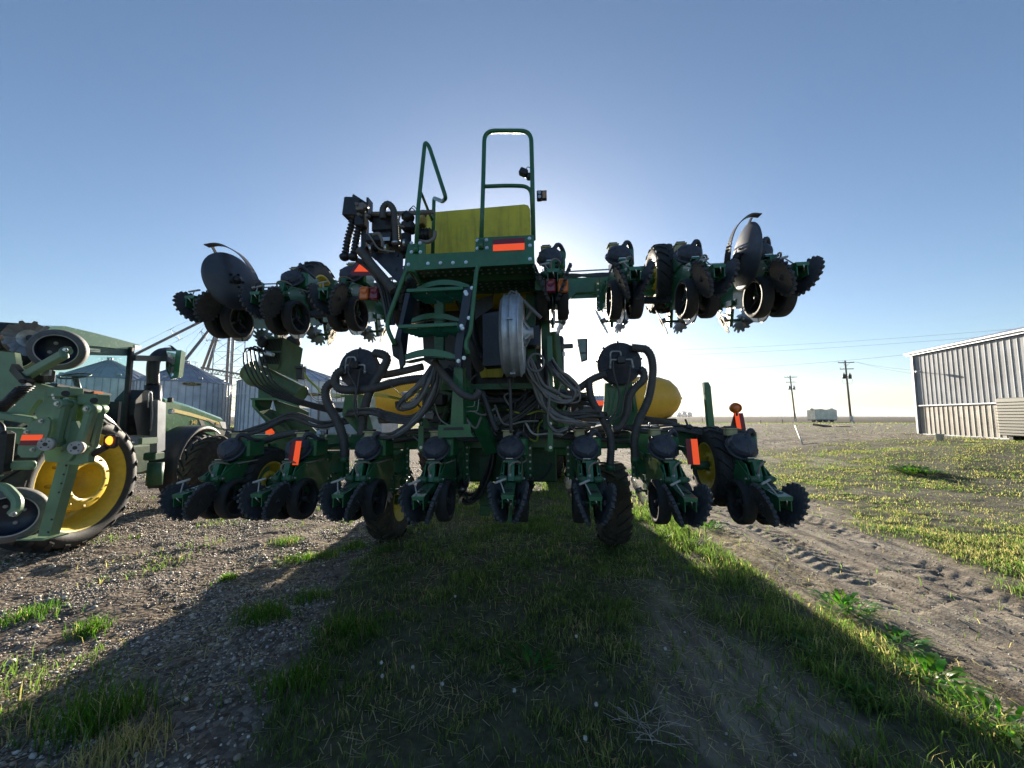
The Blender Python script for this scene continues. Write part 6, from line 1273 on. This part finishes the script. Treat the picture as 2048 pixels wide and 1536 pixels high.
o1, p1, l1 = upole(1703, 848, 1690, 721, 75, 'nearer utility pole with two dark transformers, just left of the metal shed', .1, True)
o2, p2, l2 = upole(1592, 850, 1580, 751, 96, 'farther utility pole with two grey transformers and a meter box at its foot', .1, False)
def wire(a, b_, sag, r, label, nm_='power_line'):
    a, b_ = V(a), V(b_); g = MB(); pts = [a.lerp(b_, k / 24) + V((0, 0, -sag * 4 * (k / 24) * (1 - k / 24))) - a for k in range(25)]; g.tube(pts, r, 4); g.build(nm_, BLK, loc=a, label=label, cat='power line', group='overhead power lines')
for k, s in enumerate((-1, 0, 1)): wire(p1 + l1 * .975 + V((s * 1.6, -.2, .2)), p2 + l2 * .975 + V((s * 1.6, -.2, .2)), .8, .012, ('left', 'middle', 'right')[k] + ' one of the three wires slung between the two utility poles')
for (a, b_, lb) in (((1240, 702), (2120, 650), 'topmost overhead wire crossing the sky at the right'), ((1240, 712), (2120, 661), 'second overhead wire from the top crossing the sky at the right'), ((1300, 741), (1900, 700), 'lowest overhead wire crossing the sky and passing behind the shed')): wire(pw(*a, 62), pw(*b_, 34), .5, .009, lb)
for k in (0, 1): wire(p1 + l1 * .965 + V((1.6, -.2, .2)), pw(1900, 742 + 12 * k, 60), .5, .012, ('upper', 'lower')[k] + ' wire running from the nearer utility pole behind the shed')
# guy wire and its guard
a = p2 + l2 * .74; b_ = pw(1552, 842, 96); wire(a, (b_.x, 96, hz(b_.x, 96)), .0, .02, 'thin guy wire slanting down left from the farther pole', 'guy_wire')
a = pg(1607, 889, .45); b_ = pw(1590, 851, a.y + 3); g = MB(); q = V((a.x, a.y, hz(a.x, a.y) - .05)); g.tube([V((0, 0, 0)), b_ - q], .035, 8); g.build('guy_guard', mat('pale_plastic_guard', (.55, .50, .42), .5), loc=q, label='pale slanting guy wire guard standing in the dirt', cat='guy guard')
# fence posts, tank trailer, debris
for i, (px, py, h, lb) in enumerate(((1566, 856, 1.15, 'taller steel fence post, left of the farther utility pole'), (1522, 852, .9, 'shorter steel fence post, farther left in the grass'), (1405, 846, .8, 'small fence post beside the green wing end post'))):
    c = pw(px, py, 52 + 6 * i); z0 = hz(c.x, c.y); g = MB(); g.beam((0, 0, 0), (.0, 0, c.z - z0 + h), .07, .05); g.mi = 1; g.beam((0, 0, c.z - z0 + h), (0, 0, c.z - z0 + h + .25), .07, .05); g.build('fence_post', [BLK, WHITE], loc=(c.x, c.y, z0), label=lb, cat='fence post', group='steel fence posts')
Yt = 88.0; a = pw(1631, 842, Yt); b_ = pw(1675, 841, Yt); tt = empty('tank_trailer', ((a.x + b_.x) / 2, Yt, hz(a.x, Yt)), cat='trailer', label='cream boxy tank trailer parked at the edge of the far field'); w_ = (b_.x - a.x); z0 = pw(1650, 839, Yt).z - tt.location.z; z1 = pw(1650, 820, Yt).z - tt.location.z
CRM = mat('cream_tank_shell', (.95, .80, .62), .5, dust=.2, scale=1)
for s in (-1, 1):
    g = MB(); x0 = -w_ / 2 if s < 0 else .03; x1 = -.03 if s < 0 else w_ / 2; k = 8; P = [(x0, 0, z0)] + [(x0 + (x1 - x0) * i / k, 0, z1 + .25 * math.sin(pi * i / k)) for i in range(k + 1)] + [(x1, 0, z0)]; g.prism(P, (0, 2.4, 0)); sh = g.build('tank', CRM, tt)
    g = MB(); g.cyl(((x0 + x1) / 2 + s * w_ * .2, 1.2, z1 + .05), ((x0 + x1) / 2 + s * w_ * .2, 1.2, z1 + .4), .35, 14); g.build('hatch', CRM, sh)
g = MB(); g.box((0, 1.2, z0 - .12), (w_ + .2, 2.0, .2)); g.build('chassis', BLK, tt)
for x in (-w_ * .25, 0, w_ * .28): g = MB(); g.cyl((x, .1, .45), (x, .4, .45), .45, 18); g.cyl((x, 2.0, .45), (x, 2.3, .45), .45, 18); g.build('wheel', RUB, tt)
g = MB(); c = pg(1645, 858, .6); g.box((0, 0, .12), (1.6, .5, .2), rot=(.1, .1, .2)); g.box((1.3, -.8, .05), (1.1, .3, .08)); g.build('scrap_timber', WOOD, loc=(c.x, c.y, hz(c.x, c.y)), label='dark scrap timber lying on the dirt before the tank trailer', cat='timber')
# far elevator and pivot on the horizon
D = 1500; fa_ = empty('far_elevator', (pw(1370, 832, D).x, D, 0), cat='grain elevator', label='tiny hazy grain elevator on the horizon left of the green end post')
for (x, h, r) in ((-22, 14, 9), (-2, 18, 9), (18, 15, 9), (-8, 40, 2), (6, 32, 2)): g = MB(); g.cyl((x, 0, 0), (x, 0, h), r, 16); g.cyl((x, 0, h), (x, 0, h + r * .5), r, 16, r2=1); g.build('bin' if r > 5 else 'leg', GALV, fa_)
g = MB(); x0 = pw(1560, 832, 420).x; pv = empty('irrigation_pivot', (x0, 420, 0), cat='irrigation pivot', label='long thin irrigation pivot standing far out in the field')
for k in range(6):
    P = [V((k * 45 + 45 * t, k * 6, 4.2 + 1.0 * sin(pi * t))) for t in [i / 8 for i in range(9)]]; g.tube(P, .12, 5); g.tube([V((p.x, p.y, 4.1)) for p in P], .05, 4); g.beam((k * 45, k * 6, 4.2), (k * 45 - 2, k * 6, 0), .15, .15); g.beam((k * 45, k * 6, 4.2), (k * 45 + 2, k * 6, 0), .15, .15)
g.build('span', GALV, pv)
# stick in the gravel
c = pg(498, 1140); g = MB(); g.tube([(0, 0, -.01), (.02, .05, .05), (.03, .10, .13), (.05, .12, .16)], lambda t: .014 - .008 * t, 6); g.build('stick', mat('pale_stick', (.45, .38, .27), .7), loc=(c.x, c.y, 0), label='short pale stick poking up from the gravel beside a grass tuft', cat='stick')
# dry twig bundle in the shaded grass
rg = random.Random(3); c = pg(1290, 1465); g = MB()
for k in range(16):
    a = rg.uniform(0, 2 * pi); L_ = rg.uniform(.10, .22); p0 = V((rg.uniform(-.08, .08), rg.uniform(-.08, .08), .01)); p1 = p0 + V((cos(a) * L_, sin(a) * L_, rg.uniform(.01, .06))); g.tube([p0, p0.lerp(p1, .5) + V((0, 0, .015)), p1], lambda t: .0028 - .0015 * t, 5); g.tube([p0.lerp(p1, .5), p1 + V((rg.uniform(-.05, .05), rg.uniform(-.05, .05), .02))], .0014, 4)
g.build('dead_twigs', mat('bleached_twig', (.40, .36, .30), .8), loc=(c.x, c.y, 0), label='pale branching dead twigs lying in the shaded grass, lower right of centre', cat='twigs')
# ---- thin evening haze round the whole yard
g = MB(); g.box((0, 4200, 32), (15000, 9200, 70))
HZ = bpy.data.materials.new('haze'); HZ.use_nodes = True; n = HZ.node_tree; n.nodes.clear(); o_ = n.nodes.new('ShaderNodeOutputMaterial'); v = n.nodes.new('ShaderNodeVolumePrincipled')
v.inputs['Color'].default_value = (.86, .90, .95, 1); v.inputs['Density'].default_value = .00014; v.inputs['Anisotropy'].default_value = .3; n.links.new(v.outputs[0], o_.inputs['Volume'])
hzb = g.build('haze', HZ); tag(hzb, 'thin pale haze lying over the yard and the far field', 'haze', kind='stuff')
